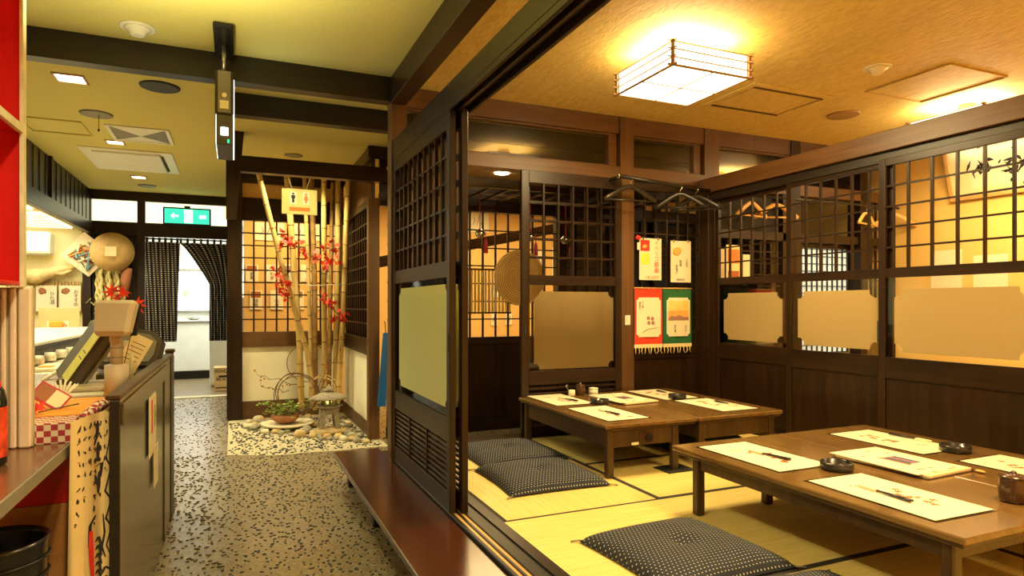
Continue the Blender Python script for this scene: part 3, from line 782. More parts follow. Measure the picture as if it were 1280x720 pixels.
def disc(name, label, cat, x, y, z, r, mat, ring):
    t = thing(name, label, cat, (x, y, z))
    MB().lathe([(r-.012, z-.012), (r, z-.010), (r+.004, z-.0005), (r-.012, z-.0005)], 32, (x, y, 0)).build('ring', ring, t)
    MB().lathe([(r-.013, z-.009), (r-.013, z-.0006)], 32, (x, y, 0)).build('grille', mat, t)
    return t
disc('ceiling_speaker', 'dark round ceiling speaker near the corridor beam', 'speaker', -.455, 4.895, ZC, .12, 'speaker_brown', 'black_matte')
disc('ceiling_speaker', 'small dark round ceiling speaker at the far end of the corridor', 'speaker', -.98, 9.04, ZC, .10, 'speaker_brown', 'rim_grey')
disc('ceiling_speaker', 'brown round ceiling speaker between the vent hatch and the right partition', 'speaker', 4.50, 3.66, 2.78, .12, 'speaker_brown', 'lamp_frame')
t = disc('pull_cord_vent', 'round cream ceiling vent with a hanging pull cord', 'vent', -.97, 5.79, ZC, .11, 'white_plastic', 'rim_grey')
MB().tube([(-.95, 5.77, ZC), (-.95, 5.77, ZC-.12)], .002).build('cord', 'ink', t)
MB().lathe([(.004, 0), (.008, .01), (.004, .02)], 8, (-.95, 5.77, ZC-.14)).build('cord_weight', 'ink', t)
def detector(label, x, y, z, r):
    t = thing('smoke_detector', label, 'smoke detector', (x, y, z))
    MB().lathe([(r*.95, z-.008), (r, z-.004), (r, z-.0005)], 28, (x, y, 0)).build('base', 'white_plastic', t)
    MB().lathe([(r*.35, z-.045), (r*.42, z-.04), (r*.5, z-.022), (r*.72, z-.016), (r*.75, z-.008)], 28, (x, y, 0)).build('sensor_head', 'white_plastic', t)
detector('round cream detector on the corridor ceiling in front of the near black beam', -.467, 3.90, ZC, .085)
detector('round cream detector on the tatami room ceiling right of the square lamp', 3.80, 2.84, 2.78, .085)
def hatch(name, label, cat, x0, x1, y0, y1, z, mat='white_plastic', wd=.02):
    t = thing(name, label, cat, ((x0+x1)/2, (y0+y1)/2, z))
    for a in ((x0, x1, y0, y0+wd), (x0, x1, y1-wd, y1), (x0, x0+wd, y0+wd, y1-wd), (x1-wd, x1, y0+wd, y1-wd)):
        B(a[0], a[1], a[2], a[3], z-.012, z-.0005).build('frame_bar', mat, t)
    return t
t = hatch('ceiling_hatch', 'thin framed access hatch on the corridor ceiling beside the hood', 'hatch', -1.56, -1.12, 6.08, 6.55, ZC, 'ceiling_corridor', .014)
t = hatch('ceiling_vent', 'square cream air diffuser with grey mesh on the corridor ceiling', 'vent', -.97, -.50, 6.08, 6.62, ZC, 'white_plastic', .03)
for i, (q, m_) in enumerate((([(-.94, 6.11), (-.53, 6.11)], 'white_plastic'), ([(-.53, 6.11), (-.53, 6.59)], 'rim_grey'), ([(-.53, 6.59), (-.94, 6.59)], 'white_plastic'), ([(-.94, 6.59), (-.94, 6.11)], 'rim_grey'))):
    MB().add([(q[0][0], q[0][1], ZC-.005), (q[1][0], q[1][1], ZC-.005), (-.735, 6.35, ZC-.016)], [(0, 1, 2)]).build('diffuser_vane', m_, t)
t = hatch('ceiling_air_conditioner', 'cream ceiling cassette air conditioner over the far corridor', 'air conditioner', -1.33, -.55, 7.0, 8.05, ZC, 'white_plastic', .10)
B(-1.23, -.66, 7.1, 7.95, ZC-.03, ZC-.012).build('centre_panel', 'white_plastic', t)
B(-.655, -.635, 7.15, 7.9, ZC-.016, ZC-.010).build('air_slot', 'ink', t)
t = hatch('ceiling_vent', 'large rectangular vent hatch on the tatami room ceiling beside the lamp', 'vent', 3.28, 4.05, 3.36, 3.92, 2.78, 'ceiling_room', .05)
B(3.35, 3.98, 3.44, 3.85, 2.772, 2.7795).build('panel', 'ceiling_room', t)
for y in (3.425, 3.86): B(3.33, 4.0, y, y+.012, 2.765, 2.7795).build('air_slot', 'mid_x', t)
t = hatch('ceiling_hatch', 'flush access hatch on the ceiling above the right partition', 'hatch', 4.15, 4.75, 2.60, 3.20, 2.78, 'ceiling_room', .012)

# hanging sign seen edge-on
t = thing('hanging_sign', 'edge-on double-faced light box hanging from the corridor ceiling', 'sign', (-.05, 3.9, 2.55))
B(-.10, 0, 3.64, 4.09, 2.69, 2.719, b=.012).build('ceiling_plate', 'black_plastic', t)
MB().tube([(-.05, 3.9, 2.69), (-.05, 3.9, 2.54)], .010).build('hanging_rod', 'steel', t)
B(-.095, 0, 3.87, 4.30, 2.30, 2.545, b=.008).build('housing', 'speaker_brown', t)
B(-.080, -.015, 3.866, 3.87, 2.31, 2.54, b=.002).build('end_cap', 'rim_grey', t)
MB().lathe([(.013, 0), (.013, .004)], 16, (-.047, 3.861, 2.405), ax=1).build('round_label', 'paper', t)
B(-.07, -.026, 3.862, 3.866, 2.33, 2.375, b=0).build('square_label', 'paper', t)
B(-.09, -.088, 3.88, 4.29, 2.14, 2.30, b=0).build('sign_face', 'exit_white', t)
B(-.002, .003, 3.88, 4.29, 2.14, 2.50, b=0).build('sign_face', 'exit_white', t)
B(-.088, -.003, 3.875, 4.29, 2.135, 2.30, b=.004).build('lower_housing', 'grey_plastic', t)
B(-.066, -.028, 3.868, 3.875, 2.185, 2.23, b=.004).build('test_lamp', 'exit_white', t)
B(-.032, -.022, 3.868, 3.875, 2.145, 2.165, b=.001).build('status_light', 'exit_green', t)

t = thing('exit_sign', 'lit green emergency exit sign in front of the transom over the doorway', 'sign', (-.56, 9.5, 2.31))
B(-.85, -.28, 9.49, 9.55, 2.305, 2.535, b=.01).build('housing', 'black_plastic', t)
B(-.83, -.30, 9.485, 9.49, 2.325, 2.515, b=0).build('lit_face', 'exit_green', t)
B(-.60, -.50, 9.481, 9.485, 2.335, 2.505, b=0).build('door_symbol', 'exit_white', t)
rf = MB()
for a in (((-.66, 2.44), (-.60, 2.41)), ((-.60, 2.41), (-.63, 2.35)), ((-.62, 2.43), (-.54, 2.45)), ((-.60, 2.41), (-.55, 2.37))):
    rf.tube([(a[0][0], 9.479, a[0][1]), (a[1][0], 9.479, a[1][1])], .008, 6)
rf.rock((-.585, 9.479, 2.475), (.014, .004, .014), 1, 1, rough=0)
rf.build('running_figure', 'exit_green', t)
MB().prism([(-.76, 2.42), (-.72, 2.46), (-.72, 2.43), (-.67, 2.43), (-.67, 2.41), (-.72, 2.41), (-.72, 2.38)], .003, 'xz', 9.481).build('arrow', 'exit_white', t)
B(-.42, -.34, 9.481, 9.485, 2.40, 2.44, b=0).build('arrow_panel', 'exit_white', t)
B(-.6, -.53, 9.50, 9.56, 2.535, 2.56).build('bracket', 'black_plastic', t)

# ================================================================== low tables
def low_table(x0, x1, y0, y1, label, legs, apron=.055, plate=False):
    t = thing('low_table', label, 'low table', ((x0+x1)/2, (y0+y1)/2, .25), 'low glossy brown tables of the tatami room')
    e = .012
    B(x0, x1, y0, y1, .537, .56, b=.005).build('tabletop', 'table', t)
    B(x0+.012, x1-.012, y0+.012, y1-.012, .522, .5368, b=.003).build('under_edge', 'table_leg', t)
    lx0, lx1, ly0, ly1 = legs
    for x in (lx0, lx1):
        for y in (ly0, ly1): MB().box(x-.022, x+.022, y-.022, y+.022, .2508, .5215, b=.006).build('leg', 'table_leg', t)
    for y in (ly0, ly1): B(lx0+.0225, lx1-.0225, y-.01, y+.01, .5215-apron, .5215).build('apron', 'table_leg', t)
    for x in (lx0, lx1): B(x-.01, x+.01, ly0+.0225, ly1-.0225, .5215-apron, .5215).build('apron', 'table_leg', t)
    return t
low_table(1.975, 2.655, 1.195, 2.575, 'nearest long low table with two placemats and an ashtray', (2.03, 2.46, 1.27, 2.44))
low_table(2.662, 3.33, 1.195, 2.575, 'low table joined to the right of the nearest one, along the partition', (2.70, 3.27, 1.27, 2.44))
tb = low_table(1.945, 2.605, 3.135, 4.355, 'back low table in front of the sliding lattice door with a heater switch', (1.99, 2.45, 3.17, 4.28), .10)
low_table(2.612, 3.30, 3.135, 4.355, 'back low table in the corner of the room beside the right partition', (2.65, 3.22, 3.17, 4.28), .10)
sp = sp_ = B(2.19, 2.29, 3.152, 3.159, .435, .50, b=.002).build('switch_plate', 'brown_glaze', tb)
MB().lathe([(.022, 0), (.020, .014)], 20, (2.25, 3.138, .468), ax=1).build('dial', 'black_plastic', sp)
B(2.135, 2.185, 3.153, 3.159, .428, .443, b=.001).build('label_strip', 'paper', tb)
B(2.36, 2.56, 3.10, 3.26, .2505, .256).build('floor_plate', 'black_matte', tb)

# ================================================================== zabuton cushions
def zabuton(x, y, rz, label, w=.60, d=.60, seed=0):
    t = thing('floor_cushion', label, 'cushion', (0, 0, 0), 'navy dotted floor cushions')
    n = 28
    def top(u, v):
        a, b_ = u*2-1, v*2-1
        ex = (1-abs(a)**4)*(1-abs(b_)**4)
        pull = 1-.05*(1-abs(a)**2)*abs(b_)**6-.05*(1-abs(b_)**2)*abs(a)**6
        tuft = .028*math.exp(-((a*a+b_*b_)/.02))
        wv = .006*noise.noise(Vector((a*2.2+seed*5, b_*2.2, seed)))
        z = .012+.055*ex**.55-tuft+wv*ex
        return (a*w/2*pull, b_*d/2*pull, z if 0 < u < 1 and 0 < v < 1 else .008)
    mb = MB().grid(top, n, n)
    k = len(mb.v)
    mb.v += [(x_, y_, .001 if 0 < i % (n+1) < n and 0 < i//(n+1) < n else .006) for i, (x_, y_, z_) in enumerate(mb.v)]
    fs = [tuple(i+k for i in f)[::-1] for f in mb.f]; mb.f += fs; mb.sm += [True]*len(fs)
    ring = [i for i in range(n+1)]+[(j+1)*(n+1)-1 for j in range(1, n+1)]+[n*(n+1)+i for i in range(n-1, -1, -1)]+[j*(n+1) for j in range(n-1, 0, -1)]
    for i in range(len(ring)):
        p, q = ring[i], ring[(i+1) % len(ring)]; mb.f.append((q, p, p+k, q+k)); mb.sm.append(True)
    uv = [((i % (n+1))/n*w/.6, (i//(n+1))/n*d/.6) for i in range(k)]*2
    mb.build('cover', 'zabuton', t, uv=uv)
    for a in (-1, 1):
        for b_ in (-1, 1):
            c = Vector((a*w/2, b_*d/2, .008)); o = Vector((a*.03, b_*.012, -.004))
            MB().tube([c-o*.3, c+o*.5, c+o], [.003, .0035, .004], 6).build('corner_tassel', 'rim_grey', t)
    MB().tube([(-.012, 0, .036), (0, .003, .040), (.012, -.002, .036)], .0022, 6).build('centre_tuft', 'rim_grey', t)
    t.location = (x, y, .2505); t.rotation_euler = (0, 0, rz)
    return t
c1 = zabuton(1.62, 3.325, radians(-1), 'dotted floor cushion at the near corner of the back table')
c2 = dup(c1, (1.68, 3.93, .2505), radians(2), 'dotted floor cushion behind another one, against the back wall')
c3 = dup(c1, (1.645, 2.075, .2505), radians(3), 'large near dotted floor cushion left of the nearest table')
c4 = dup(c1, (1.70, 1.44, .2505), radians(-4), 'dotted floor cushion cut by the bottom edge of the view')
c5 = dup(c1, (2.98, 3.72, .2505), radians(3), 'lower of two dotted floor cushions stacked under the corner table')
c6 = dup(c1, (2.98, 3.70, .3100), radians(-2), 'upper of two dotted floor cushions stacked under the corner table')
for c_ in (c5, c6): c_.scale = (.88, 1, 1.15)

# ================================================================== things on the tables
ZT = .5605
def leafpoly(cx, cy, r, a0, n=7):
    pts = []
    for i in range(n):
        a = a0+(i-(n-1)/2)*.72; rr = r*(1-.10*abs(i-(n-1)/2))
        pts.append((cx+rr*cos(a), cy+rr*sin(a)))
        if i < n-1: b_ = a+.36; pts.append((cx+r*.36*cos(b_), cy+r*.36*sin(b_)))
    pts.append((cx-r*.12*cos(a0), cy-r*.12*sin(a0)))
    return pts
def placemat(cx, cy, label, rz=0, w=.29, l=.50, stick=True, flip=1, vinyl=True):
    t = thing('placemat', label, 'placemat', (0, 0, 0), 'paper placemats with maple print')
    if vinyl: B(-w/2-.012, w/2+.012, -l/2-.012, l/2+.012, 0, .0012, b=0).build('vinyl_sheet', 'clear_vinyl', t)
    B(-w/2, w/2, -l/2, l/2, .0013, .0022, b=0).build('paper_sheet', 'paper', t)
    mb = MB(); rnd = random.Random(int(cx*100+cy*37))
    for i in range(9):
        x = .03+rnd.uniform(-.05, .04)*1; y = .04-.024*i+rnd.uniform(-.02, .02)
        mb.prism(leafpoly(x*flip, y, rnd.uniform(.022, .034), rnd.uniform(0, 6)), .0003, 'xy', .0023)
    mb.build('printed_maples', 'rust_ink', t)['kind'] = 'stuff'
    m2 = MB()
    for i in range(3): m2.prism(leafpoly(-.06*flip+i*.02, .13-.01*i, .014, i*1.1), .0003, 'xy', .0023)
    m2.build('printed_leaves', 'mauve', t)['kind'] = 'stuff'
    t.location = (cx, cy, ZT); t.rotation_euler = (0, 0, rz)
    return t
def chopsticks(x, y, rz, label, l=.17, dark=.5):
    t = thing('chopsticks', label, 'chopsticks', (0, 0, 0), 'black chopsticks in white paper sleeves')
    for dx in (-.004, .004):
        MB().tube([(dx*1.2, -l*.5, .008), (dx, -l*.1, .007), (dx*.5, l*.45, .0055)], [.0045, .004, .002], 8).build('stick', 'black_plastic', t)
    B(-.011, .011, l*.32, l*.75, .0008, .011, b=.001).build('paper_sleeve', 'paper', t)
    t.location = (x, y, ZT+.0026); t.rotation_euler = (0, 0, rz)
    return t
placemat(2.21, 2.23, 'paper placemat at the far end of the nearest table')
chopsticks(2.235, 2.18, radians(8), 'black chopsticks on the placemat at the far end of the nearest table')
placemat(2.20, 1.58, 'paper placemat with brown maple print nearest to the viewer', radians(-1))
chopsticks(2.16, 1.565, radians(-4), 'black chopsticks on the placemat nearest to the viewer')
placemat(3.06, 2.20, 'paper placemat by the partition at the far end of the right front table', radians(180))
chopsticks(3.18, 2.22, radians(182), 'black chopsticks on the placemat by the partition')
placemat(3.08, 1.55, 'paper placemat cut by the right edge of the view', radians(180))
placemat(2.17, 4.13, 'paper placemat at the far left of the back table beside the white cup')
chopsticks(2.22, 4.06, radians(10), 'black chopsticks on the far left placemat of the back table')
placemat(2.18, 3.50, 'paper placemat at the near left of the back table above the heater switch')
chopsticks(2.19, 3.47, radians(4), 'black chopsticks on the near left placemat of the back table')
placemat(3.02, 4.06, 'paper placemat at the far right of the corner table', radians(180))
chopsticks(3.08, 4.12, radians(178), 'black chopsticks on the far right placemat of the corner table')
placemat(3.05, 3.50, 'paper placemat at the near right of the corner table', radians(180))
chopsticks(3.13, 3.50, radians(182), 'black chopsticks on the near right placemat of the corner table')
def ashtray(x, y, label, r=.065):
    t = thing('ashtray', label, 'ashtray', (0, 0, 0), 'round black ashtrays')
    MB().lathe([(r*.85, 0), (r, .008), (r, .030), (r*.94, .034), (r*.84, .032), (r*.80, .010), (.001, .008)], 32, cap=False).build('bowl', 'ash_black', t)
    for k in range(3):
        a = k*2.09+.4
        B(-.006, .006, r*.78, r*1.0, .030, .036, b=.002).xf(Matrix.Rotation(a, 4, 'Z')).build('cigarette_rest', 'ash_black', t)
    t.location = (x, y, ZT); return t
plain('ash_black', (.022, .018, .015), .28, coat=.3)
ashtray(2.315, 1.915, 'round black ashtray between the two placemats of the nearest table')
ashtray(3.105, 1.925, 'round black ashtray on the right front table by the partition')
ashtray(2.335, 3.84, 'round black ashtray on the back table beside the menu')
ashtray(2.99, 3.83, 'round black ashtray on the corner table')
def menu(x, y, rz, label, w=.30, l=.42):
    t = thing('menu_folder', label, 'menu', (0, 0, 0), 'stacked paper menus')
    B(-w/2, w/2, -l/2, l/2, 0, .004, b=.001).build('back_cover', 'brown_glaze', t)
    B(-w/2+.006, w/2-.002, -l/2+.004, l/2-.006, .0042, .014, b=.001).xf(Matrix.Rotation(.03, 4, 'Z')).build('inner_sheets', 'paper_warm', t)
    B(-w/2-.01, w/2-.01, -l/2+.02, l/2+.015, .0142, .017, b=.0005).xf(Matrix.Rotation(-.05, 4, 'Z')).build('front_cover', 'paper', t)
    B(-.03, .05, -.06, .06, .0172, .0176, b=0).build('printed_panel', 'blue_ink', t)
    B(-.045, -.03, -.07, .07, .0172, .0178, b=0).build('printed_stripe', 'rust_ink', t)
    text('季節料理', .032, Matrix.Translation((.01, 0, .0178)) @ Matrix.Rotation(-pi/2, 4, 'Z'), 'orange_ink', t)
    mb = MB(); rnd = random.Random(5)
    for i in range(9): mb.prism(leafpoly(rnd.uniform(-.12, .11), rnd.choice((-1, 1))*rnd.uniform(.10, .19), .016, rnd.uniform(0, 6)), .0004, 'xy', .0172)
    mb.build('printed_flowers', 'rust_ink', t)
    t.location = (x, y, ZT); t.rotation_euler = (0, 0, rz); return t
menu(2.645, 1.87, radians(2), 'cream printed menu folders stacked across the seam of the front tables')
menu(2.59, 3.93, radians(4), 'cream printed menus stacked in the middle of the back tables')
def pot(x, y, label, r=.040, h=.085):
    t = thing('condiment_pot', label, 'pot', (0, 0, 0), 'brown lidded condiment pots')
    MB().lathe([(r*.75, 0), (r*.92, .008), (r, h*.5), (r*.9, h*.85), (r*.86, h*.9)], 28).build('jar', 'brown_glaze', t)
    MB().lathe([(r*.95, h*.9), (r*.95, h*.94), (r*.5, h*1.0), (r*.18, h*1.03), (r*.2, h*1.10), (r*.1, h*1.14)], 28).build('lid', 'brown_glaze', t)
    t.location = (x, y, ZT); return t
pot(2.505, 1.355, 'dark brown lidded pot at the right edge of the view', .046, .095)
pot(2.43, 4.28, 'dark brown lidded pot on the back table beside the white cups')
def cup(name, label, x, y, r, h, mat='white_plastic', sticks=False):
    t = thing(name, label, 'cup', (0, 0, 0))
    MB().lathe([(r*.8, 0), (r, .006), (r, h), (r*.88, h), (r*.85, .01), (.001, .008)], 28, cap=False).build('body', mat, t)
    if sticks:
        for i in range(6): B(-.004+i*.003-.01, .004+i*.003-.01, -.002, .002, .01, h+.05, b=0).xf(Matrix.Rotation(-.35-.05*i, 4, 'Y')).build('packet', 'paper', t)
    else: MB().lathe([(r*1.03, h), (r*1.03, h+.01), (r*.4, h+.014)], 28).build('lid', mat, t)
    t.location = (x, y, ZT); return t
cup('toothpick_cup', 'small white cup of toothpick packets on the back table', 2.345, 4.26, .026, .045, sticks=True)
cup('sugar_pot', 'low white lidded bowl on the back table by the sliding door', 2.54, 4.27, .036, .04)
t = thing('condiment_jar', 'white patterned jar beside the dark pot, cut by the right edge of the view', 'jar', (2.575, 1.30, ZT))
MB().lathe([(.025, ZT), (.032, ZT+.006), (.032, ZT+.05), (.026, ZT+.058)], 24, (2.575, 1.30, 0)).build('body', 'paper', t)
MB().lathe([(.027, ZT+.0585), (.027, ZT+.064), (.006, ZT+.072)], 24, (2.575, 1.30, 0)).build('lid', 'leaf_green', t)
t = thing('wooden_spoon', 'thin dark wooden spoon with a pale tip on the right front table', 'spoon', (2.8, 1.7, ZT))
MB().tube([(2.79, 1.82, ZT+.006), (2.80, 1.72, ZT+.006), (2.805, 1.66, ZT+.006)], [.0035, .0035, .004], 8).build('handle', 'brown_glaze', t)
MB().rock((2.808, 1.642, ZT+.007), (.012, .022, .006), 2, 2, rough=0).build('bowl', 'pale_y', t)

# ================================================================== hangers and rails
def hanger(x, y, z, rz, label, mat, group, bar=True, w=.21):
    t = thing('coat_hanger', label, 'coat hanger', (0, 0, 0), group)
    hk = [(.0, 0, -.055), (0, 0, -.02), (.012, 0, -.008), (.018, 0, .010), (.010, 0, .026), (-.006, 0, .028), (-.014, 0, .016)]
    MB().tube(hk, .0022, 8).build('hook', 'chrome', t)
    pts = [(-w, 0, -.165), (-w*.8, 0, -.140), (-w*.4, 0, -.085), (-.03, 0, -.056), (0, 0, -.05), (.03, 0, -.056), (w*.4, 0, -.085), (w*.8, 0, -.140), (w, 0, -.165)]
    MB().tube(pts, [.016, .022, .020, .018, .016, .018, .020, .022, .016], 10).xf(Matrix.Diagonal((1, .55, 1, 1))).build('shoulder', mat, t)
    if bar: MB().tube([(-w*.92, 0, -.162), (w*.92, 0, -.162)], .008, 8).build('trouser_bar', mat, t)
    t.location = (x, y, z); t.rotation_euler = (0, 0, rz); return t
r = thing('hanging_rail', 'dark round coat rail in the back corner of the tatami room', 'rail', (3.2, 4.3, 2.2))
MB().tube([(2.74, 4.24, 2.255), (3.64, 4.24, 2.20)], .015, 14).build('rod', 'hanger_black', r)
for x in (2.76, 3.6):
    B(x-.012, x+.012, 4.25, 4.40, 2.235 if x < 3 else 2.19, 2.262 if x < 3 else 2.215).build('bracket', 'hanger_black', r)
MB().lathe([(.02, 0), (.02, .01)], 16, (2.74, 4.24, 2.255), ax=0).build('end_cap', 'chrome', r)
G1 = 'dark coat hangers on the corner rail'
hanger(2.86, 4.24, 2.232, radians(-4), 'wide dark coat hanger with a trouser bar in front of the timber post', 'hanger_black', G1, w=.235)
hanger(3.34, 4.24, 2.205, radians(-38), 'dark coat hanger turned sideways, second from the post on the corner rail', 'hanger_black', G1)
hanger(3.50, 4.24, 2.195, radians(-52), 'dark coat hanger nearest the right partition on the corner rail', 'hanger_black', G1)
r = thing('hanging_rail', 'thin dark rail with wooden hangers in the neighbouring room', 'rail', (4.4, 4.3, 2.2))
MB().tube([(3.95, 4.26, 2.20), (6.0, 4.26, 2.20)], .012, 12).build('rod', 'hanger_black', r)
for x in (4.5, 5.5): B(x-.01, x+.01, 4.27, 4.40, 2.19, 2.21).build('bracket', 'hanger_black', r)
G2 = 'pale wooden coat hangers of the neighbouring room'
hanger(4.12, 4.26, 2.185, radians(8), 'pale wooden hanger seen through the back corner lattice leaf', 'hanger_wood', G2, w=.2)
hanger(4.40, 4.26, 2.185, radians(-20), 'pale wooden hanger beside another one behind the corner lattice', 'hanger_wood', G2, w=.2)
hanger(5.55, 4.26, 2.185, radians(15), 'pale wooden hanger above the bright opening in the neighbouring room', 'hanger_wood', G2, w=.18)
hanger(5.93, 4.26, 2.185, radians(-40), 'pale wooden hanger in the corner by the yellow wall', 'hanger_wood', G2, w=.2)

# ================================================================== posters and hanging cloths on the corner lattice
yp = 4.405
def sheet(name, label, cat, x0, x1, z0, z1, mat='paper', y=None, th=.002, group=None, bow=.006):
    y = yp if y is None else y
    t = thing(name, label, cat, ((x0+x1)/2, y, z0), group)
    def fn(u, v): return (x0+(x1-x0)*u, y-bow*sin(pi*v)-.002, z0+(z1-z0)*v)
    mb = MB().grid(fn, 4, 10); k = len(mb.v)
    mb.v += [(a, b_+th, c) for a, b_, c in mb.v]; mb.f += [tuple(i+k for i in f)[::-1] for f in mb.f]; mb.sm += [True]*40
    mb.build('sheet', mat, t); return t
p = sheet('menu_poster', 'white menu poster with a red photo and vertical orange writing clipped to the lattice', 'poster', 3.055, 3.275, 1.455, 1.80, bow=0)
yf = yp-.0035
B(3.065, 3.155, yf-.0008, yf, 1.695, 1.785, b=0).build('printed_photo', 'red', p)
MB().rock((3.11, yf-.001, 1.73), (.03, .001, .018), 2, 1).build('printed_dish', 'sunset', p)
B(3.07, 3.155, yf-.0008, yf, 1.585, 1.675, b=0).build('printed_note', 'yellow_ink', p)
text('イベリコ', .046, face_y(3.225, yf-.001, 1.695), 'orange_ink', p, vertical=True)
text('豚串', .052, face_y(3.225, yf-.001, 1.555), 'red', p, vertical=True)
text('1本 350円', .030, face_y(3.18, yf-.001, 1.475), 'rust_ink', p)
for x in (3.09, 3.24): B(x-.008, x+.008, yf-.004, yf+.01, 1.785, 1.81).build('clip', 'chrome', p)
p = sheet('menu_poster', 'white menu poster with a fried dish photo and small vertical writing', 'poster', 3.37, 3.58, 1.44, 1.79, bow=0)
MB().rock((3.435, yf-.001, 1.70), (.045, .001, .032), 5, 2).build('printed_dish', 'sunset', p)
text('味噌', .030, face_y(3.47, yf-.001, 1.60), 'ink', p, vertical=True)
text('串揚げ', .026, face_y(3.43, yf-.001, 1.55), 'ink', p, vertical=True)
text('三百円', .026, face_y(3.535, yf-.001, 1.60), 'ink', p, vertical=True)
text('季節限定', .022, face_y(3.47, yf-.001, 1.46), 'brown_ink', p)
for x in (3.40, 3.55): B(x-.008, x+.008, yf-.004, yf+.01, 1.775, 1.80).build('clip', 'chrome', p)
def tapestry(x0, x1, mat, label):
    t = thing('hanging_cloth', label, 'hanging cloth', ((x0+x1)/2, yp, .86))
    def fn(u, v): return (x0+(x1-x0)*u, yp-.012-.004*sin(u*7+v*3), .915+(1.385-.915)*v)
    mb = MB().grid(fn, 8, 12); k = len(mb.v)
    mb.v += [(a, b_+.002, c) for a, b_, c in mb.v]; mb.f += [tuple(i+k for i in f)[::-1] for f in mb.f]; mb.sm += [True]*96
    mb.build('cloth', mat, t)
    MB().tube([(x0-.005, yp-.012, 1.388), (x1+.005, yp-.012, 1.388)], .006).build('top_rod', 'pale_x', t)
    MB().tube([((x0+x1)/2-.03, yp-.014, 1.39), ((x0+x1)/2, yp-.02, 1.36), ((x0+x1)/2+.03, yp-.014, 1.39)], .002).build('hanging_string', 'brown_ink', t)
    B(x0-.002, x1+.002, yp-.018, yp-.008, .895, .925).build('hem', 'cream_cloth', t)
    n = 9
    for i in range(n):
        x = x0+.012+(x1-x0-.024)*i/(n-1)
        MB().tube([(x, yp-.013, .897), (x+.006*sin(i*2.1), yp-.014, .865), (x+.014*sin(i*3.3), yp-.013, .845)], [.004, .003, .002], 6).build('fringe_strand', 'cream_cloth', t)
    return t
q = tapestry(3.0, 3.275, 'red_cloth', 'red hanging cloth with a cream card of pink flowers beside the timber post')
MB().prism(notched(3.015, 3.255, .985, 1.31, .02), .002, 'xz', yp-.021).build('card', 'paper', q)
yg = yp-.022
for cx, cz in ((3.13, 1.14), (3.17, 1.135), (3.135, 1.10), (3.175, 1.10)):
    MB().prism([(cx+.017*cos(a*pi/4), cz+.017*sin(a*pi/4)) for a in range(8)], .0008, 'xz', yg-.001).build('painted_flower', 'mauve', q)
text('福来る', .024, face_y(3.045, yg-.001, 1.24), 'ink', q, vertical=True); text('花の春', .02, face_y(3.075, yg-.001, 1.25), 'ink', q, vertical=True)
MB().tube([(3.07, yg, 1.02), (3.13, yg, 1.05), (3.22, yg, 1.06)], .0025, 4).build('painted_branch', 'mauve', q)
q = tapestry(3.285, 3.575, 'green_cloth', 'green hanging cloth with a cream card of a sunset over hills')
MB().prism(notched(3.315, 3.555, .985, 1.31, .02), .002, 'xz', yp-.021).build('card', 'paper', q)
plain('sunset_sky', (.88, .62, .18), .7)
B(3.33, 3.54, yg-.0008, yg, 1.20, 1.285, b=0).build('painted_sky', 'sunset_sky', q)
B(3.33, 3.54, yg-.0008, yg, 1.145, 1.199, b=0).build('painted_glow', 'sunset', q)
MB().prism([(3.33, 1.12), (3.54, 1.12), (3.54, 1.15), (3.49, 1.145), (3.44, 1.165), (3.40, 1.15), (3.36, 1.158), (3.33, 1.14)], .0008, 'xz', yg-.0018).build('painted_hill', 'mauve', q)
text('山の夕', .022, face_y(3.51, yg-.001, 1.05), 'ink', q, vertical=True); text('秋の暮', .022, face_y(3.40, yg-.001, 1.05), 'ink', q, vertical=True)
t = thing('light_switch', 'small cream wall switch on the timber post beside the red cloth', 'switch', (2.94, 4.4, 1.1))
B(2.915, 2.965, 4.398, 4.404, 1.085, 1.165, b=.003).build('plate', 'white_plastic', t)
B(2.93, 2.95, 4.394, 4.398, 1.105, 1.145, b=.002).build('rocker', 'paper', t)
t = thing('air_freshener', 'red and white paper charm hung beside the post above the red cloth', 'charm', (3.02, 4.40, 1.7))
MB().rock((3.03, 4.385, 1.80), (.025, .015, .02), 4, 2).build('red_bow', 'red', t); B(3.02, 3.05, 4.38, 4.384, 1.70, 1.76).build('tag', 'paper', t)

# ================================================================== passage things behind the back wall
def on(u, v, y): return put(u, v, y)
c = on(650, 347, 5.925)
t = thing('straw_basket', 'large round flat woven basket hung on the passage lattice', 'basket', (c.x, c.y, c.z))
mb = MB().lathe([(.001, -.01), (.15, -.012), (.26, -.008), (.275, 0), (.262, .012), (.15, .012), (.001, .012)], 48, (c.x, c.y, c.z), cap=False, ax=1)
mb.build('woven_tray', 'woven', t)
MB().tube([(c.x+.274*cos(a*pi/24), c.y+.004, c.z+.274*sin(a*pi/24)) for a in range(49)], .010, 8).build('rim', 'straw', t)
a = on(583, 335, 5.945); b_ = on(640, 392, 5.945)
t = thing('bamboo_blind', 'small blind of vertical bamboo strips hung behind the round basket', 'blind', (a.x, 5.9, b_.z))
for i in range(17):
    x = a.x-.14+i*.037; B(x, x+.022, 5.945, 5.955, b_.z, a.z, b=.004).build('slat', 'bamboo', t)
for z in (b_.z+.01, a.z-.01): B(a.x-.14, a.x+.48, 5.94, 5.945, z-.008, z+.008).build('binding', 'brown_glaze', t)
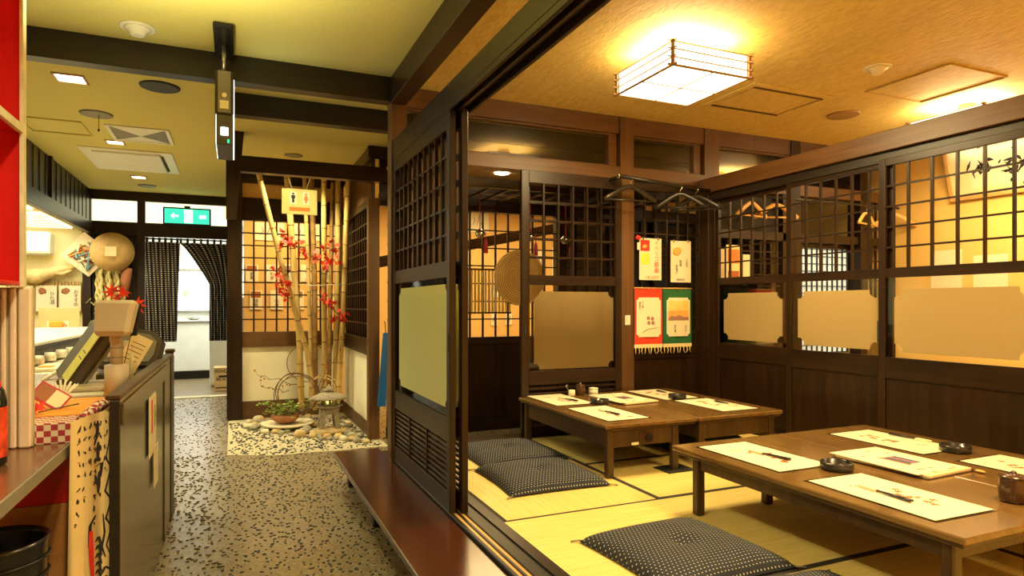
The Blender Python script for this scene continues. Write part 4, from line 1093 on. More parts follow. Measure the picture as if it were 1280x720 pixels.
def chime(u, v, label, y=5.3):
    c = on(u, v, y)
    t = thing('wind_chime', label, 'wind chime', (c.x, c.y, c.z), 'round chimes with red tassels')
    MB().tube([(c.x, y, 2.26), (c.x, y, c.z+.04)], .004, 6).build('cord', 'pink_red', t)
    MB().rock(c, (.045, .045, .045), 2, 2, rough=0).build('bell', 'chrome', t)
    MB().tube([(c.x+.05, y, c.z+.02), (c.x+.055, y, c.z-.05)], .004, 6).build('tassel_cord', 'red', t)
    MB().lathe([(.006, 0), (.016, -.02), (.020, -.12)], 12, (c.x+.055, y, c.z-.05)).build('tassel', 'pink_red', t)
chime(600, 292, 'metal ball chime with a red tassel left of the sliding lattice door')
chime(663, 296, 'metal ball chime with a red tassel seen through the sliding lattice door')
chime(707, 300, 'red tasselled chime half hidden behind the lattice of the sliding door')
t = thing('downlight', 'small lit downlight above the round basket in the passage', 'downlight', (2.33, 5.6, 2.5))
MB().lathe([(.06, 2.49), (.07, 2.493), (.072, 2.4995)], 24, (2.33, 5.6, 0)).build('lens', 'bulb', t)
# papers on the far wall behind the lattices
GM = 'handwritten menu papers on the far wall'
W_ = ('焼鳥', '刺身', '天ぷら', 'ほっけ', '枝豆', '地酒')
rows = [('upper', 352, 331, (315, 340, 362, 384, 408, 430)), ('lower', 387, 363, (320, 346, 372, 396, 424))]
OR = ('first', 'second', 'third', 'fourth', 'fifth', 'sixth')
for rn, v0, v1, us in rows:
    for i, u in enumerate(us):
        a = put(u-8, v0, 8.985); b_ = put(u+8, v1, 8.985)
        t = thing('menu_paper', 'handwritten menu paper in the %s row behind the bamboo, %s from the left' % (rn, OR[i]), 'paper', a, GM)
        sh_ = B(a.x, b_.x, 8.985, 8.989, a.z, b_.z, b=0).build('sheet', 'paper', t)
        zm = a.z+(b_.z-a.z)*.62
        if (i+len(rn)) % 2: B(a.x+.015, b_.x-.02, 8.983, 8.985, zm, b_.z-.015, b=0).build('printed_photo', ('rust_ink', 'brown_ink', 'mauve')[i % 3], sh_)
        text(W_[i], .055, face_y((a.x+b_.x)/2, 8.982, a.z+(b_.z-a.z)*.33), ('ink', 'rust_ink')[i % 2], sh_, vertical=True)
for i, (u0, u1, v0, v1, lab) in enumerate(((318, 355, 300, 279, 'wide pale sketch paper at the top left behind the bamboo lattice'), (362, 408, 300, 281, 'wide pale sketch paper at the top middle behind the bamboo lattice'),
        (414, 432, 302, 283, 'pale sketch paper at the top right behind the bamboo lattice'), (586, 611, 290, 262, 'grey striped sheets high behind the passage lattice by the chime'), (616, 634, 345, 372, 'white paper low behind the passage lattice'),
        (666, 682, 345, 312, 'white menu paper behind the right edge of the round basket'), (690, 702, 345, 310, 'narrow menu paper behind the sliding door lattice'), (614, 622, 407, 391, 'small white paper below the bamboo blind'),
        (632, 640, 406, 391, 'second small white paper below the bamboo blind'))):
    a = put(u0, max(v0, v1), 8.985); b_ = put(u1, min(v0, v1), 8.985)
    t = thing('menu_paper', lab, 'paper', a)
    sh_ = B(a.x, b_.x, 8.985, 8.989, a.z, b_.z, b=0).build('sheet', 'paper', t)
    for k in range(3): MB().tube([(a.x+(b_.x-a.x)*(.2+.2*k), 8.984, a.z+(b_.z-a.z)*.3), (a.x+(b_.x-a.x)*(.3+.2*k), 8.984, a.z+(b_.z-a.z)*(.5+.1*k)), (a.x+(b_.x-a.x)*(.25+.25*k), 8.984, a.z+(b_.z-a.z)*.75)], [.003, .006, .002], 4).build('drawn_line', 'mauve', sh_)

# neighbouring room: gridded white window, bright opening, frame, papers
g = thing('window_3', 'white gridded paper window glowing at the back of the neighbouring room', 'window', (5.3, 4.6, .8), kind='structure')
B(4.93, 5.63, 4.545, 4.55, .78, 1.80, b=0).build('lit_paper', 'shoji_light', g)
for i in range(11): B(4.93+i*.069, 4.938+i*.069, 4.525, 4.54, .78, 1.80, b=0).build('muntin', 'black_x', g)
for i in range(15): B(4.93, 5.63, 4.526, 4.539, .78+i*.072, .788+i*.072, b=0).build('muntin', 'black_x', g)
B(4.70, 5.92, 4.515, 4.54, 1.80, 1.84).build('top_rail', 'dark_x', g)
nb = thing('wall_neighbour', 'dark boards and lattice of the neighbouring room back wall', 'wall', (5, 4.43, 0), kind='structure')
B(3.90, 4.90, 4.43, 4.50, .25, .90).build('board', 'dark_z', nb)
B(3.90, 6.1, 4.43, 4.52, 1.84, 1.92).build('rail', 'dark_x', nb)
B(4.66, 4.72, 4.43, 4.52, .25, 2.27).build('post', 'dark_z', nb)
lattice(nb, 'y', 3.92, 4.66, 4.45, 4.47, .90, 1.84, 5, 8)
lattice(nb, 'y', 5.66, 6.08, 4.45, 4.47, 1.30, 2.27, 5, 4)
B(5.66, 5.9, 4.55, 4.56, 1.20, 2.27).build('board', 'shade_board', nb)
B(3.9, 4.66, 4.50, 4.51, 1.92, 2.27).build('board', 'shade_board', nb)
t = thing('lit_screen', 'small bright white lit screen low in the neighbouring room corner', 'screen', (6.0, 4.38, .9))
B(5.86, 6.08, 4.375, 4.395, .88, 1.09, b=.004).build('housing', 'black_plastic', t); B(5.87, 6.07, 4.370, 4.375, .89, 1.08, b=0).build('screen_face', 'window_light', t)
p = thing('framed_calligraphy', 'large wooden framed brush calligraphy leaning on the yellow wall', 'picture', (6.0, 3.4, 2.2))
M_ = Matrix.Translation((6.08, 3.2, 2.20)) @ Matrix.Rotation(radians(-14), 4, 'Y')
def bxm(a, mat, name, b=.004): B(*a, b=b).xf(M_).build(name, mat, p)
bxm((-.03, 0, -.60, .60, 0, .035), 'pale_y', 'frame_bar'); bxm((-.03, 0, -.60, .60, .465, .50), 'pale_y', 'frame_bar')
bxm((-.03, 0, -.60, -.565, .035, .465), 'pale_z', 'frame_bar'); bxm((-.03, 0, .565, .60, .035, .465), 'pale_z', 'frame_bar')
bxm((-.015, -.005, -.565, .565, .035, .465), 'paper_warm', 'mount', 0)
bxm((-.018, -.0155, -.44, .40, .09, .41), 'paper', 'art_paper', 0)
bl = MB(); rnd = random.Random(11)
for cy in (.29, .05, -.20):
    for i in range(24):
        y, z = cy+rnd.gauss(0, .04), .25+rnd.gauss(0, .06)
        l = rnd.uniform(.01, .05); a_ = rnd.uniform(0, pi)
        bl.tube([(-.019, y-l*cos(a_), z-l*sin(a_)), (-.019, y, z), (-.019, y+l*cos(a_), z+l*sin(a_))], [.003, rnd.uniform(.006, .016), .002], 5)
bl.v = [(-.0185-(.0006 if v[0] < -.019 else 0), v[1], v[2]) for v in bl.v]
bl.xf(M_).build('brush_strokes', 'ink', p)['kind'] = 'stuff'
t = thing('tube_light', 'bright tube light above the framed calligraphy', 'light', (6.0, 3.3, 2.7))
MB().tube([(5.86, 3.72, 2.64), (5.86, 2.8, 2.64)], .018, 10).build('tube', 'tube', t)
B(5.83, 5.90, 2.76, 3.76, 2.660, 2.78).build('housing', 'white_plastic', t)
for y0, z0, s_ in ((3.02, 1.42, 0), (2.72, 1.30, 1), (3.62, 1.55, 0), (4.0, 1.62, 0)):
    t = thing('menu_sheet', ['cream menu sheet on the yellow wall above the frosted film', 'cream menu sheet with red and black writing by the right edge of the view'][s_] if y0 < 3.5 else ['cream paper strip on the yellow wall left of the menu sheet', 'cream paper strip in the corner of the yellow wall'][y0 > 3.8], 'paper', (6.09, y0, z0))
    B(6.094, 6.098, y0-.28, y0, z0-.22, z0+.14, b=0).build('sheet', 'paper', t)
    if s_:
        text('焼', .10, face_nx(6.0925, y0-.06, z0+.06), 'red', t)
        text('つくね', .06, face_nx(6.0925, y0-.06, z0-.1), 'brown_ink', t, vertical=True)
t = sheet('festival_poster', 'orange and cream poster behind the back corner lattice leaf', 'poster', 3.98, 4.14, 1.30, 1.78, 'paper_warm', 4.42, bow=0)
B(4.0, 4.12, 4.412, 4.416, 1.42, 1.55, b=0).build('printed_figure', 'rust_ink', t); B(4.0, 4.12, 4.412, 4.416, 1.62, 1.74, b=0).build('printed_title', 'orange_ink', t)
sheet('notice_sheet', 'narrow white notice beside the orange poster behind the corner lattice', 'paper', 4.17, 4.25, 1.34, 1.70, 'paper', 4.42, bow=0)
sheet('notice_sheet', 'grey glossy sheet left of the orange poster behind the corner lattice', 'paper', 3.90, 3.96, 1.34, 1.74, 'steel', 4.42, bow=0)

# ================================================================== garden
def bamboo(pts, r, label, mat='bamboo'):
    """pts: (u, v, y) survey sights along the culm, top to foot"""
    P_ = [put(*p) for p in pts]
    t = thing('bamboo_pole', label, 'bamboo', P_[-1], 'bamboo poles in the corner garden')
    L = [0]
    for a, b_ in zip(P_, P_[1:]): L.append(L[-1]+(b_-a).length)
    def at(s):
        for i in range(len(P_)-1):
            if s <= L[i+1] or i == len(P_)-2: return P_[i].lerp(P_[i+1], (s-L[i])/(L[i+1]-L[i]))
    n = max(3, int(L[-1]/.24)); pts2 = [at(L[-1]*i/(n*4)) for i in range(n*4+1)]
    MB().tube(pts2, r, 14).build('culm', mat, t)
    for i in range(1, n):
        c = at(L[-1]*i/n); d = (at(L[-1]*i/n+.01)-at(L[-1]*i/n-.01)).normalized()
        MB().tube([c-d*.006, c-d*.002, c+d*.002, c+d*.006], [r*1.0, r*1.14, r*1.14, r*1.0], 14).build('node_ring', 'bamboo_node', t)
    return t
bamboo([(318, 196, 6.9), (352, 330, 6.9), (384, 440, 6.95), (394, 512, 7.0)], .026, 'pale bamboo pole leaning from the upper left across the others')
bamboo([(357, 194, 7.1), (367, 330, 7.1), (374, 420, 7.1), (377, 512, 7.1)], .032, 'thick pale bamboo pole, second from the left at the top')
bamboo([(379, 190, 7.2), (386, 350, 7.2), (390, 510, 7.2)], .021, 'slim bamboo pole beside the restroom sign centre')
bamboo([(388, 190, 7.3), (393, 350, 7.3), (394, 506, 7.3)], .030, 'brown bamboo pole behind the right half of the restroom sign', 'bamboo_brown')
bamboo([(405, 200, 7.0), (405, 350, 7.0), (406, 512, 7.0)], .028, 'straight pale bamboo pole just right of the restroom sign')
bamboo([(416, 228, 7.25), (413, 360, 7.25), (411, 506, 7.25)], .024, 'shorter brown bamboo pole between two pale ones', 'bamboo_brown')
bamboo([(423, 197, 7.1), (422, 330, 7.1), (419, 510, 7.1)], .032, 'thick bamboo pole whose cut top rises just above the beam')
bamboo([(437, 187, 6.85), (434, 260, 6.85), (429, 400, 6.9), (421, 512, 6.95)], .028, 'rightmost bamboo pole, tallest, leaning toward the side screen')
bamboo([(427, 235, 7.35), (425, 360, 7.35), (424, 504, 7.35)], .022, 'brown bamboo pole at the back by the side screen', 'bamboo_brown')
t = thing('tie_wire', 'thin pale wire tied across the bamboo poles', 'wire', put(400, 356, 6.82))
MB().tube([put(372, 356, 6.86), put(395, 357, 6.84), put(432, 355, 6.82)], .004, 6).build('wire', 'paper', t)
def maple(path, spread, n, label, seed, y=6.85):
    rnd = random.Random(seed); P_ = [put(u, v, y) for u, v in path]
    t = thing('maple_branch', label, 'branch', P_[0], 'artificial red maple branches')
    MB().tube(P_, [.005]*(len(P_)-1)+[.002], 6).build('twig', 'twig', t)
    for i in range(n):
        s = rnd.random()*(len(P_)-1); k = min(int(s), len(P_)-2); c = P_[k].lerp(P_[k+1], s-k)
        c = c+Vector((rnd.gauss(0, spread), rnd.uniform(-.08, .08), rnd.gauss(0, spread)))
        r = rnd.uniform(.035, .06)
        M_ = Matrix.Translation(c) @ Matrix.Rotation(rnd.uniform(-1, 1), 4, 'Z') @ Matrix.Rotation(rnd.uniform(-.8, .8), 4, 'X')
        MB().prism(leafpoly(0, 0, r, rnd.uniform(0, 2*pi), 7), .0015, 'xz', 0).xf(M_).build('leaf', 'leaf_red', t)
maple([(352, 296), (372, 308), (392, 322)], .035, 24, 'red maple branch at the upper left of the bamboo below the sign', 1)
maple([(348, 335), (352, 355), (358, 370)], .035, 22, 'red maple branch hanging low on the leaning bamboo pole', 2)
maple([(388, 318), (405, 328), (418, 305), (414, 340)], .04, 30, 'red maple branch in the middle of the right bamboo poles', 3)
maple([(403, 372), (415, 385), (428, 398)], .03, 24, 'red maple branch low on the right bamboo poles', 4)

t = thing('restroom_sign', 'cream restroom sign with man and woman symbols hung from the garden beam', 'sign', (.53, 5.86, 2.07))
a = put(352, 267, 5.86); b_ = put(396.5, 238, 5.86)
plain('sign_board', (.74, .66, .22), .6)
B(a.x, b_.x, 5.855, 5.865, a.z, b_.z, b=.003).build('board', 'sign_board', t)
W = b_.x-a.x; H_ = b_.z-a.z; ys = 5.854
for fx, mt in ((.32, 'ink'), (.68, 'orange_ink')):
    cx = a.x+W*fx; cz = a.z+H_*.64
    B(cx-.028, cx+.028, ys, ys+.001, cz-.055, cz+.055, b=0).build('symbol_card', 'paper', t)
    f_ = MB().prism([(cx+.009*cos(i*pi/5), cz+.036+.009*sin(i*pi/5)) for i in range(10)], .001, 'xz', ys-.0015)
    if mt == 'ink': f_.prism([(cx-.016, cz+.024), (cx-.016, cz-.004), (cx-.009, cz-.004), (cx-.009, cz-.04), (cx+.009, cz-.04), (cx+.009, cz-.004), (cx+.016, cz-.004), (cx+.016, cz+.024)], .001, 'xz', ys-.0015)
    else: f_.prism([(cx-.008, cz+.024), (cx-.019, cz-.016), (cx-.007, cz-.016), (cx-.007, cz-.04), (cx+.007, cz-.04), (cx+.007, cz-.016), (cx+.019, cz-.016), (cx+.008, cz+.024)], .001, 'xz', ys-.0015)
    f_.build('symbol', mt, t)
B(a.x+W*.21, a.x+W*.79, ys, ys+.001, a.z+H_*.13, a.z+H_*.28, b=0).build('orange_bar', 'orange_ink', t)
MB().tube([put(360, 222, 5.87), put(366, 238, 5.86)], .003, 6).build('hanging_cord', 'paper', t)
MB().tube([put(388, 223, 5.87), put(382, 238, 5.86)], .003, 6).build('hanging_cord', 'paper', t)

# stone lantern
lx, ly = .85, 6.42
t = thing('stone_lantern', 'small grey stone lantern with a wide curved roof at the foot of the bamboo', 'lantern', (lx, ly, .03))
MB().rock((lx, ly-.02, .03), (.20, .14, .035), 4, 2, rough=.1).build('base_stone', 'stone_tan', t)
for sx in (-1, 1):
    for sy in (-1, 1):
        MB().add([(lx+sx*.10, ly+sy*.09, .06), (lx+sx*.05, ly+sy*.09, .06), (lx+sx*.05, ly+sy*.04, .06), (lx+sx*.10, ly+sy*.04, .06),
                  (lx+sx*.08, ly+sy*.07, .24), (lx+sx*.03, ly+sy*.07, .24), (lx+sx*.03, ly+sy*.02, .24), (lx+sx*.08, ly+sy*.02, .24)],
                 [(0, 1, 2, 3), (4, 5, 6, 7), (0, 4, 5, 1), (1, 5, 6, 2), (2, 6, 7, 3), (3, 7, 4, 0)]).build('leg', 'lantern_stone', t)
arch = [(lx-.09, .17)]+[(lx+.05*cos(pi-i*pi/8), .15+.045*sin(i*pi/8)) for i in range(9)]+[(lx+.09, .17), (lx+.085, .25), (lx-.085, .25)]
MB().prism(arch, .13, 'xz', ly-.065).build('arch', 'lantern_stone', t)
MB().lathe([(.095, .25), (.125, .262), (.125, .275), (.08, .285)], 6, (lx, ly, 0), smooth=False).build('platform', 'lantern_stone', t)
for i in range(6):
    a_ = i*pi/3+pi/6; MB().box(-.012, .012, -.012, .012, .285, .335).xf(Matrix.Translation((lx+.07*cos(a_), ly+.07*sin(a_), 0))).build('pillar', 'lantern_stone', t)
emis('lantern_glow', (.9, .85, .2), 1.2)
MB().lathe([(.02, .287), (.028, .31), (.02, .333)], 12, (lx, ly, 0)).build('lamp', 'lantern_glow', t)
MB().lathe([(.10, .335), (.175, .338), (.180, .352), (.12, .375), (.06, .40), (.045, .41)], 24, (lx, ly, 0)).build('roof', 'lantern_stone', t)
MB().lathe([(.05, .411), (.06, .425), (.03, .44), (.02, .46), (.004, .475)], 16, (lx, ly, 0)).build('finial', 'lantern_stone', t)

# planter with greenery and vine wreath
px_, py_ = .50, 6.85
t = thing('planter', 'terracotta bowl on a pale dish with green plants in the stone garden', 'planter', (px_, py_, 0))
MB().lathe([(.16, .035), (.24, .05), (.255, .07), (.23, .07), (.16, .05)], 32, (px_, py_-.05, 0)).build('pale_dish', 'stone_pale', t)
MB().lathe([(.09, .071), (.13, .10), (.14, .14), (.12, .145), (.10, .11)], 28, (px_-.02, py_, 0)).build('terracotta_bowl', 'terracotta', t)
rnd = random.Random(9)
for s_ in range(26):
    a_ = rnd.uniform(0, 2*pi); l = rnd.uniform(.15, .36); c0 = Vector((px_-.02+rnd.uniform(-.08, .10), py_, .13))
    e = c0+Vector((cos(a_)*l, sin(a_)*l*.4-.05, rnd.uniform(-.02, .16)))
    m_ = c0.lerp(e, .5)+Vector((0, 0, .05))
    MB().tube([c0, m_, e], .002, 5).build('stem', 'twig', t)
    lf = MB()
    for i in range(16):
        p = (c0.lerp(m_, i/8) if i < 8 else m_.lerp(e, (i-8)/8))+Vector((rnd.uniform(-.02, .02), rnd.uniform(-.02, .02), rnd.uniform(-.01, .02)))
        r = rnd.uniform(.014, .026); M_ = Matrix.Translation(p) @ Matrix.Rotation(rnd.uniform(0, 6), 4, 'Z') @ Matrix.Rotation(rnd.uniform(-1, 1), 4, 'X')
        lf.add([M_ @ Vector(q) for q in ((-r, 0, 0), (0, -r*.5, .002), (r, 0, 0), (0, r*.5, .002))], [(0, 1, 2, 3)])
    o = lf.build('leaf_spray', 'leaf_green', t); o['kind'] = 'stuff'
def wreath(u, v, y, r, label, mats='twig', loops=4, yel=False):
    c = put(u, v, y); t = thing('vine_wreath', label, 'wreath', c, 'loops of dry vine in the stone garden'); rnd = random.Random(int(u))
    for k in range(loops):
        rr = r*rnd.uniform(.86, 1.05); ph = rnd.uniform(0, 6); ti = rnd.uniform(-.3, .3); ox, oz = rnd.uniform(-.02, .02), rnd.uniform(-.02, .02)
        MB().tube([(c.x+ox+rr*cos(i*pi/20), c.y+ti*rr*sin(i*pi/20+ph), c.z+oz+rr*sin(i*pi/20)*(1+.04*sin(3*i*pi/20+ph))) for i in range(41)], .0045, 5).build('vine', mats, t)
    return t
wreath(372, 492, 6.75, .20, 'large loop of dry vine standing behind the planter')
wreath(404, 487, 6.95, .15, 'smaller tangle of vine loops beside the stone lantern', 'drift_wood')
wreath(385, 455, 7.2, .20, 'thin loop of vine around the foot of the bamboo', loops=1)
def twiggy(u0, v0, u1, v1, y, label, seed):
    rnd = random.Random(seed); a_ = put(u0, v0, y); b_ = put(u1, v1, y-.05)
    t = thing('dry_branch', label, 'branch', a_, 'dry twigs with small leaves')
    pts = [a_.lerp(b_, i/6)+Vector((rnd.uniform(-.012, .012), 0, rnd.uniform(-.02, .02))) for i in range(7)]
    MB().tube(pts, [.004, .004, .003, .003, .003, .002, .002], 6).build('twig', 'twig', t)
    for p in pts[1:]:
        e = p+Vector((rnd.uniform(-.06, .03), rnd.uniform(-.02, .02), rnd.uniform(-.03, .07)))
        MB().tube([p, e], .0015, 5).build('side_twig', 'twig', t)
        MB().rock(e, (.010, .006, .010), rnd.random(), 1).build('bud', 'rust_ink', t)
twiggy(372, 482, 322, 467, 6.8, 'dry twig reaching left over the vine loop in front of the cream panel', 1)
twiggy(360, 490, 326, 482, 6.8, 'lower dry twig reaching left of the vine loop', 2)
twiggy(400, 490, 428, 428, 6.9, 'dry twig rising beside the right bamboo poles', 3)
twiggy(395, 495, 415, 440, 6.7, 'dry twig rising behind the stone lantern', 4)
# river stones
rnd = random.Random(21)
GS = 'river stones heaped at the foot of the bamboo'
spots = [(300, 520, .10, 'stone_tan', 'large rounded tan stone at the left end of the stone heap'),
         (470, 545, .09, 'stone_green', 'large grey green stone against the side screen post')]
for i in range(420):
    u = rnd.uniform(308, 472); f_ = (u-300)/170
    v = rnd.uniform(516+f_*10, 540+f_*16)
    if 396 < u < 430 and v < 548: v = 548+rnd.uniform(0, 3)
    spots.append((u, v, rnd.uniform(.03, .062), *rnd.choice((('stone_tan', 'tan river stone in the heap at the foot of the bamboo'), ('stone_grey', 'dark grey river stone in the heap at the foot of the bamboo'), ('stone_green', 'greenish river stone in the heap at the foot of the bamboo'), ('stone_pale', 'pale cream river stone in the heap at the foot of the bamboo')))))
kept = []
for i, (u, v, r, m_, lab) in enumerate(spots):
    d = 800*1.25/(v-381); s_, c_ = sin(radians(23.5)), cos(radians(23.5)); q = (u-640)/800
    x, y = d*(q*c_+s_), d*(-q*s_+c_)
    if not (0.0 < x < 1.15-r and 5.8 < y < 7.45-r): continue
    if any((x-a_)**2+(y-b_)**2 < ((r+k_)*.86)**2 for a_, b_, k_ in kept) or ((x-px_)**2+(y-py_)**2 < .05 and i > 1): continue
    kept.append((x, y, r))
    mb = MB().rock((0, 0, 0), (r, r*rnd.uniform(.7, .95), r*rnd.uniform(.5, .7)), i+1, 2, rough=.12)
    mb.xf(Matrix.Translation((x, y, r*.38+.006)) @ Matrix.Rotation(rnd.uniform(0, 3), 4, 'Z'))
    solo('river_stone', mb, m_, lab, 'stone', GS if i > 1 else None)
rnd = random.Random(5)
for i in range(2, min(len(kept), 44), 3):
    x, y, r = kept[i]
    mb = MB().prism(leafpoly(0, 0, .045, rnd.uniform(0, 6), 5), .002, 'xy', 0).xf(Matrix.Translation((x, y, r*.38+.006+r*.52)) @ Matrix.Rotation(rnd.uniform(-.25, .1), 4, 'X'))
    solo('fallen_leaf', mb, 'orange_cloth', 'orange fallen leaf lying on the river stones', 'leaf', 'orange leaves on the river stones')

t = thing('blue_paddle', 'long narrow blue plastic paddle hung beside the garden side screen', 'paddle', (1.31, 5.86, .5))
a = put(482, 416, 5.80); b_ = put(476, 508, 5.80)
MB().add([(a.x-.022, 5.79, a.z), (a.x+.022, 5.79, a.z), (b_.x+.045, 5.79, b_.z), (b_.x-.030, 5.79, b_.z), (a.x-.022, 5.81, a.z), (a.x+.022, 5.81, a.z), (b_.x+.045, 5.81, b_.z), (b_.x-.030, 5.81, b_.z)],
         [(0, 3, 2, 1), (4, 5, 6, 7), (0, 1, 5, 4), (1, 2, 6, 5), (2, 3, 7, 6), (3, 0, 4, 7)]).build('blade', 'blue_plastic', t)
MB().tube([(a.x, 5.80, a.z), (a.x, 5.82, a.z+.09), (a.x+.01, 5.90, a.z+.10)], .004).build('hook', 'ink', t)
MB().tube([(1.38, 5.80, .02), (1.37, 5.82, 1.1)], .010, 8).build('pole', 'steel', thing('broom_pole', 'pale metal pole leaning behind the blue paddle', 'pole', (1.38, 5.8, 0)))

# ================================================================== counter side
ct = thing('reception_counter', 'dark timber reception counter along the corridor with a framed side', 'counter', (-.7, 3.4, 0))
B(-.362, -.334, 2.385, 4.15, .02, .945, b=.003).build('front_panel', 'counter', ct)
B(-.375, -.332, 2.38, 4.36, .9455, .962, b=.003).build('top_rail', 'table_leg', ct)
B(-.3335, -.325, 2.40, 3.90, .86, .93, b=.002).build('upper_trim', 'counter', ct)
B(-.3335, -.328, 3.76, 3.84, .02, .86, b=.001).build('side_trim', 'counter', ct)
B(-.37, -.33, 4.16, 4.36, .0, .945).build('end_post', 'black_y', ct)
B(-.375, -.325, 4.30, 4.38, .962, .985, b=.006).build('post_cap', 'table_leg', ct)
B(-.362, -.334, 2.372, 2.3845, .0, .945).build('end_stile', 'black_x', ct)
B(-1.05, -.364, 2.50, 4.34, .83, .862).build('worktop', 'counter_top', ct)
B(-1.03, -.364, 4.30, 4.34, .0, .83).build('end_board', 'counter', ct)
B(-1.05, -1.02, 2.50, 4.30, .0, .83).build('back_board', 'counter', ct)
B(-1.01, -.47, 2.51, 2.53, .0, .60).build('near_board', 'orange_ply', ct)
B(-1.01, -.47, 2.509, 2.53, .601, .829).build('red_near_board', 'red_board', ct)
B(-.475, -.455, 2.44, 2.53, .0, .829).build('corner_strip', 'counter', ct)
B(-.326, -.3245, 3.06, 3.30, .60, .86, b=0).build('poster', 'paper', ct).name = 'notice'
pk = thing('notice_sheet', 'white and red printed notice on the side of the reception counter', 'paper', (-.325, 3.6, .7))
B(-.3235, -.3215, 3.10, 3.30, .62, .85, b=0).build('sheet', 'paper', pk)
B(-.3214, -.3210, 3.11, 3.16, .70, .84, b=0).build('red_print', 'red', pk)
MB().rock((-.321, 3.24, .76), (.001, .04, .05), 3, 2).build('green_print', 'leaf_green', pk)
pk = thing('notice_sheet', 'lower pinkish printed notice on the side of the reception counter', 'paper', (-.325, 3.6, .6))
B(-.3235, -.3215, 3.22, 3.38, .44, .615, b=0).build('sheet', 'menu_paper', pk)
t = thing('checked_cloth', 'red and cream checked cloth on the near end of the counter', 'cloth', (-.6, 2.6, .862))
B(-.80, -.455, 2.50, 2.72, .8625, .8665, b=.001).build('cloth', 'check_cloth', t)
B(-.80, -.455, 2.492, 2.4985, .80, .8664, b=.001).build('hanging_edge', 'check_cloth', t)
MB().tube([(-.46, 2.49, .875), (-.43, 2.62, .90), (-.40, 2.85, .905), (-.385, 3.1, .90)], [.014, .018, .016, .012], 8).build('rolled_edge', 'check_cloth', t)
t = thing('orange_cloth', 'orange cloth spread over the checked cloth on the counter', 'cloth', (-.6, 2.85, .867))
B(-.98, -.44, 2.64, 3.10, .867, .871, b=.001).build('cloth', 'orange_cloth', t)
# banner hanging at the counter end
def cloth_fn(u, v):
    z = .05+v*.87; x = -.470+.112*u-.012*(1-v)*(1-u)
    return (x, 2.41-.018*sin(u*9+v*1.5)*(1-.3*v)-.02*(1-v), z-.04*(1-u)*v)
t = thing('banner', 'narrow cream cloth banner with black and red brush print hanging at the counter end', 'banner', (-.4, 2.42, .05))
mb = MB().grid(cloth_fn, 24, 30); k = len(mb.v); mb.v += [(a_, b_+.002, c_) for a_, b_, c_ in mb.v]; mb.f += [tuple(i+k for i in f)[::-1] for f in mb.f]; mb.sm += [True]*720
mb.build('cloth', 'banner_cloth', t)
def onb(poly, name, mat, dd=.0012):
    """print that follows the folds"""
    mb = MB(); vs = []
    for u, v in poly:
        x, y, z = cloth_fn(u, v); vs.append((x, y-dd, z))
    mb.add(vs, [tuple(range(len(vs)))]); return mb
def strokes(name, mat, lines, wd, dd=.002):
    mb = MB()
    for ln in lines:
        fine = []
        for (a_, b_) in zip(ln, ln[1:]):
            for i in range(5): fine.append((a_[0]+(b_[0]-a_[0])*i/5, a_[1]+(b_[1]-a_[1])*i/5))
        fine.append(ln[-1]); P_ = []
        for i, (u, v) in enumerate(fine):
            h = wd*(.4+.6*sin(pi*min(1, (i+.6)/len(fine))))
            x, y, z = cloth_fn(min(1, max(0, u)), v); P_.append(((x-h, y-dd, z), (x+h, y-dd, z+h*.6)))
        vs = [q for p in P_ for q in p]; mb.add(vs, [(2*i, 2*i+1, 2*i+3, 2*i+2) for i in range(len(P_)-1)])
    mb.build(name, mat, t)
rnd = random.Random(2)
ln = []
for col in range(6):
    u0 = .18+col*.13
    for j in range(9-col % 3*2):
        v = .96-j*.045
        for q in range(3): ln.append([(u0+rnd.uniform(-.03, .05), v+rnd.uniform(-.012, .012)), (u0+rnd.uniform(-.03, .05), v+rnd.uniform(-.016, .012))])
strokes('small_writing', 'ink', ln, .0022)
strokes('large_writing', 'ink', [[(.58, .95), (.72, .95)], [(.65, .97), (.64, .91), (.56, .88)], [(.60, .86), (.74, .87)], [(.67, .89), (.66, .82)], [(.58, .80), (.76, .81), (.74, .76)], [(.60, .77), (.66, .73)], [(.70, .78), (.68, .70)]], .005)
strokes('zigzag_outline', 'ink', [[(.93, .90), (.85, .82), (.95, .78), (.84, .70), (.96, .66), (.86, .60), (.97, .56), (.88, .50), (.96, .46)], [(.80, .62), (.84, .55), (.78, .50), (.86, .46)]], .0032)
strokes('robe_stripes', 'ink', [[(.78, .40-i*.034), (.86, .425-i*.034), (.98, .40-i*.034)] for i in range(11)]+[[(.62, .52-i*.03), (.70, .54-i*.03), (.78, .50-i*.03)] for i in range(5)], .0042)
strokes('red_arm', 'red', [[(.50, .56), (.54, .48), (.56, .38)], [(.58, .36), (.66, .30), (.70, .22)], [(.64, .28), (.60, .12), (.70, .05)], [(.72, .18), (.68, .06)]], .011, .003)
strokes('black_sickle', 'ink', [[(.44, .50), (.48, .58), (.62, .62)]], .006)
onb([(.28, .36), (.58, .40), (.70, .03), (.44, .00)], 'x', 'x').build('red_plaque', 'red', t)
onb([(.31, .345), (.56, .38), (.66, .045), (.455, .02)], 'x', 'x', .0025).build('plaque_ground', 'banner_cloth', t)
strokes('plaque_writing', 'ink', [[(.36, .33), (.54, .34)], [(.40, .36), (.43, .24), (.38, .22)], [(.50, .35), (.52, .22)], [(.38, .28), (.56, .29)], [(.42, .18), (.60, .19)], [(.46, .21), (.49, .08)], [(.55, .20), (.58, .07)], [(.44, .12), (.62, .13)]], .006, .004)

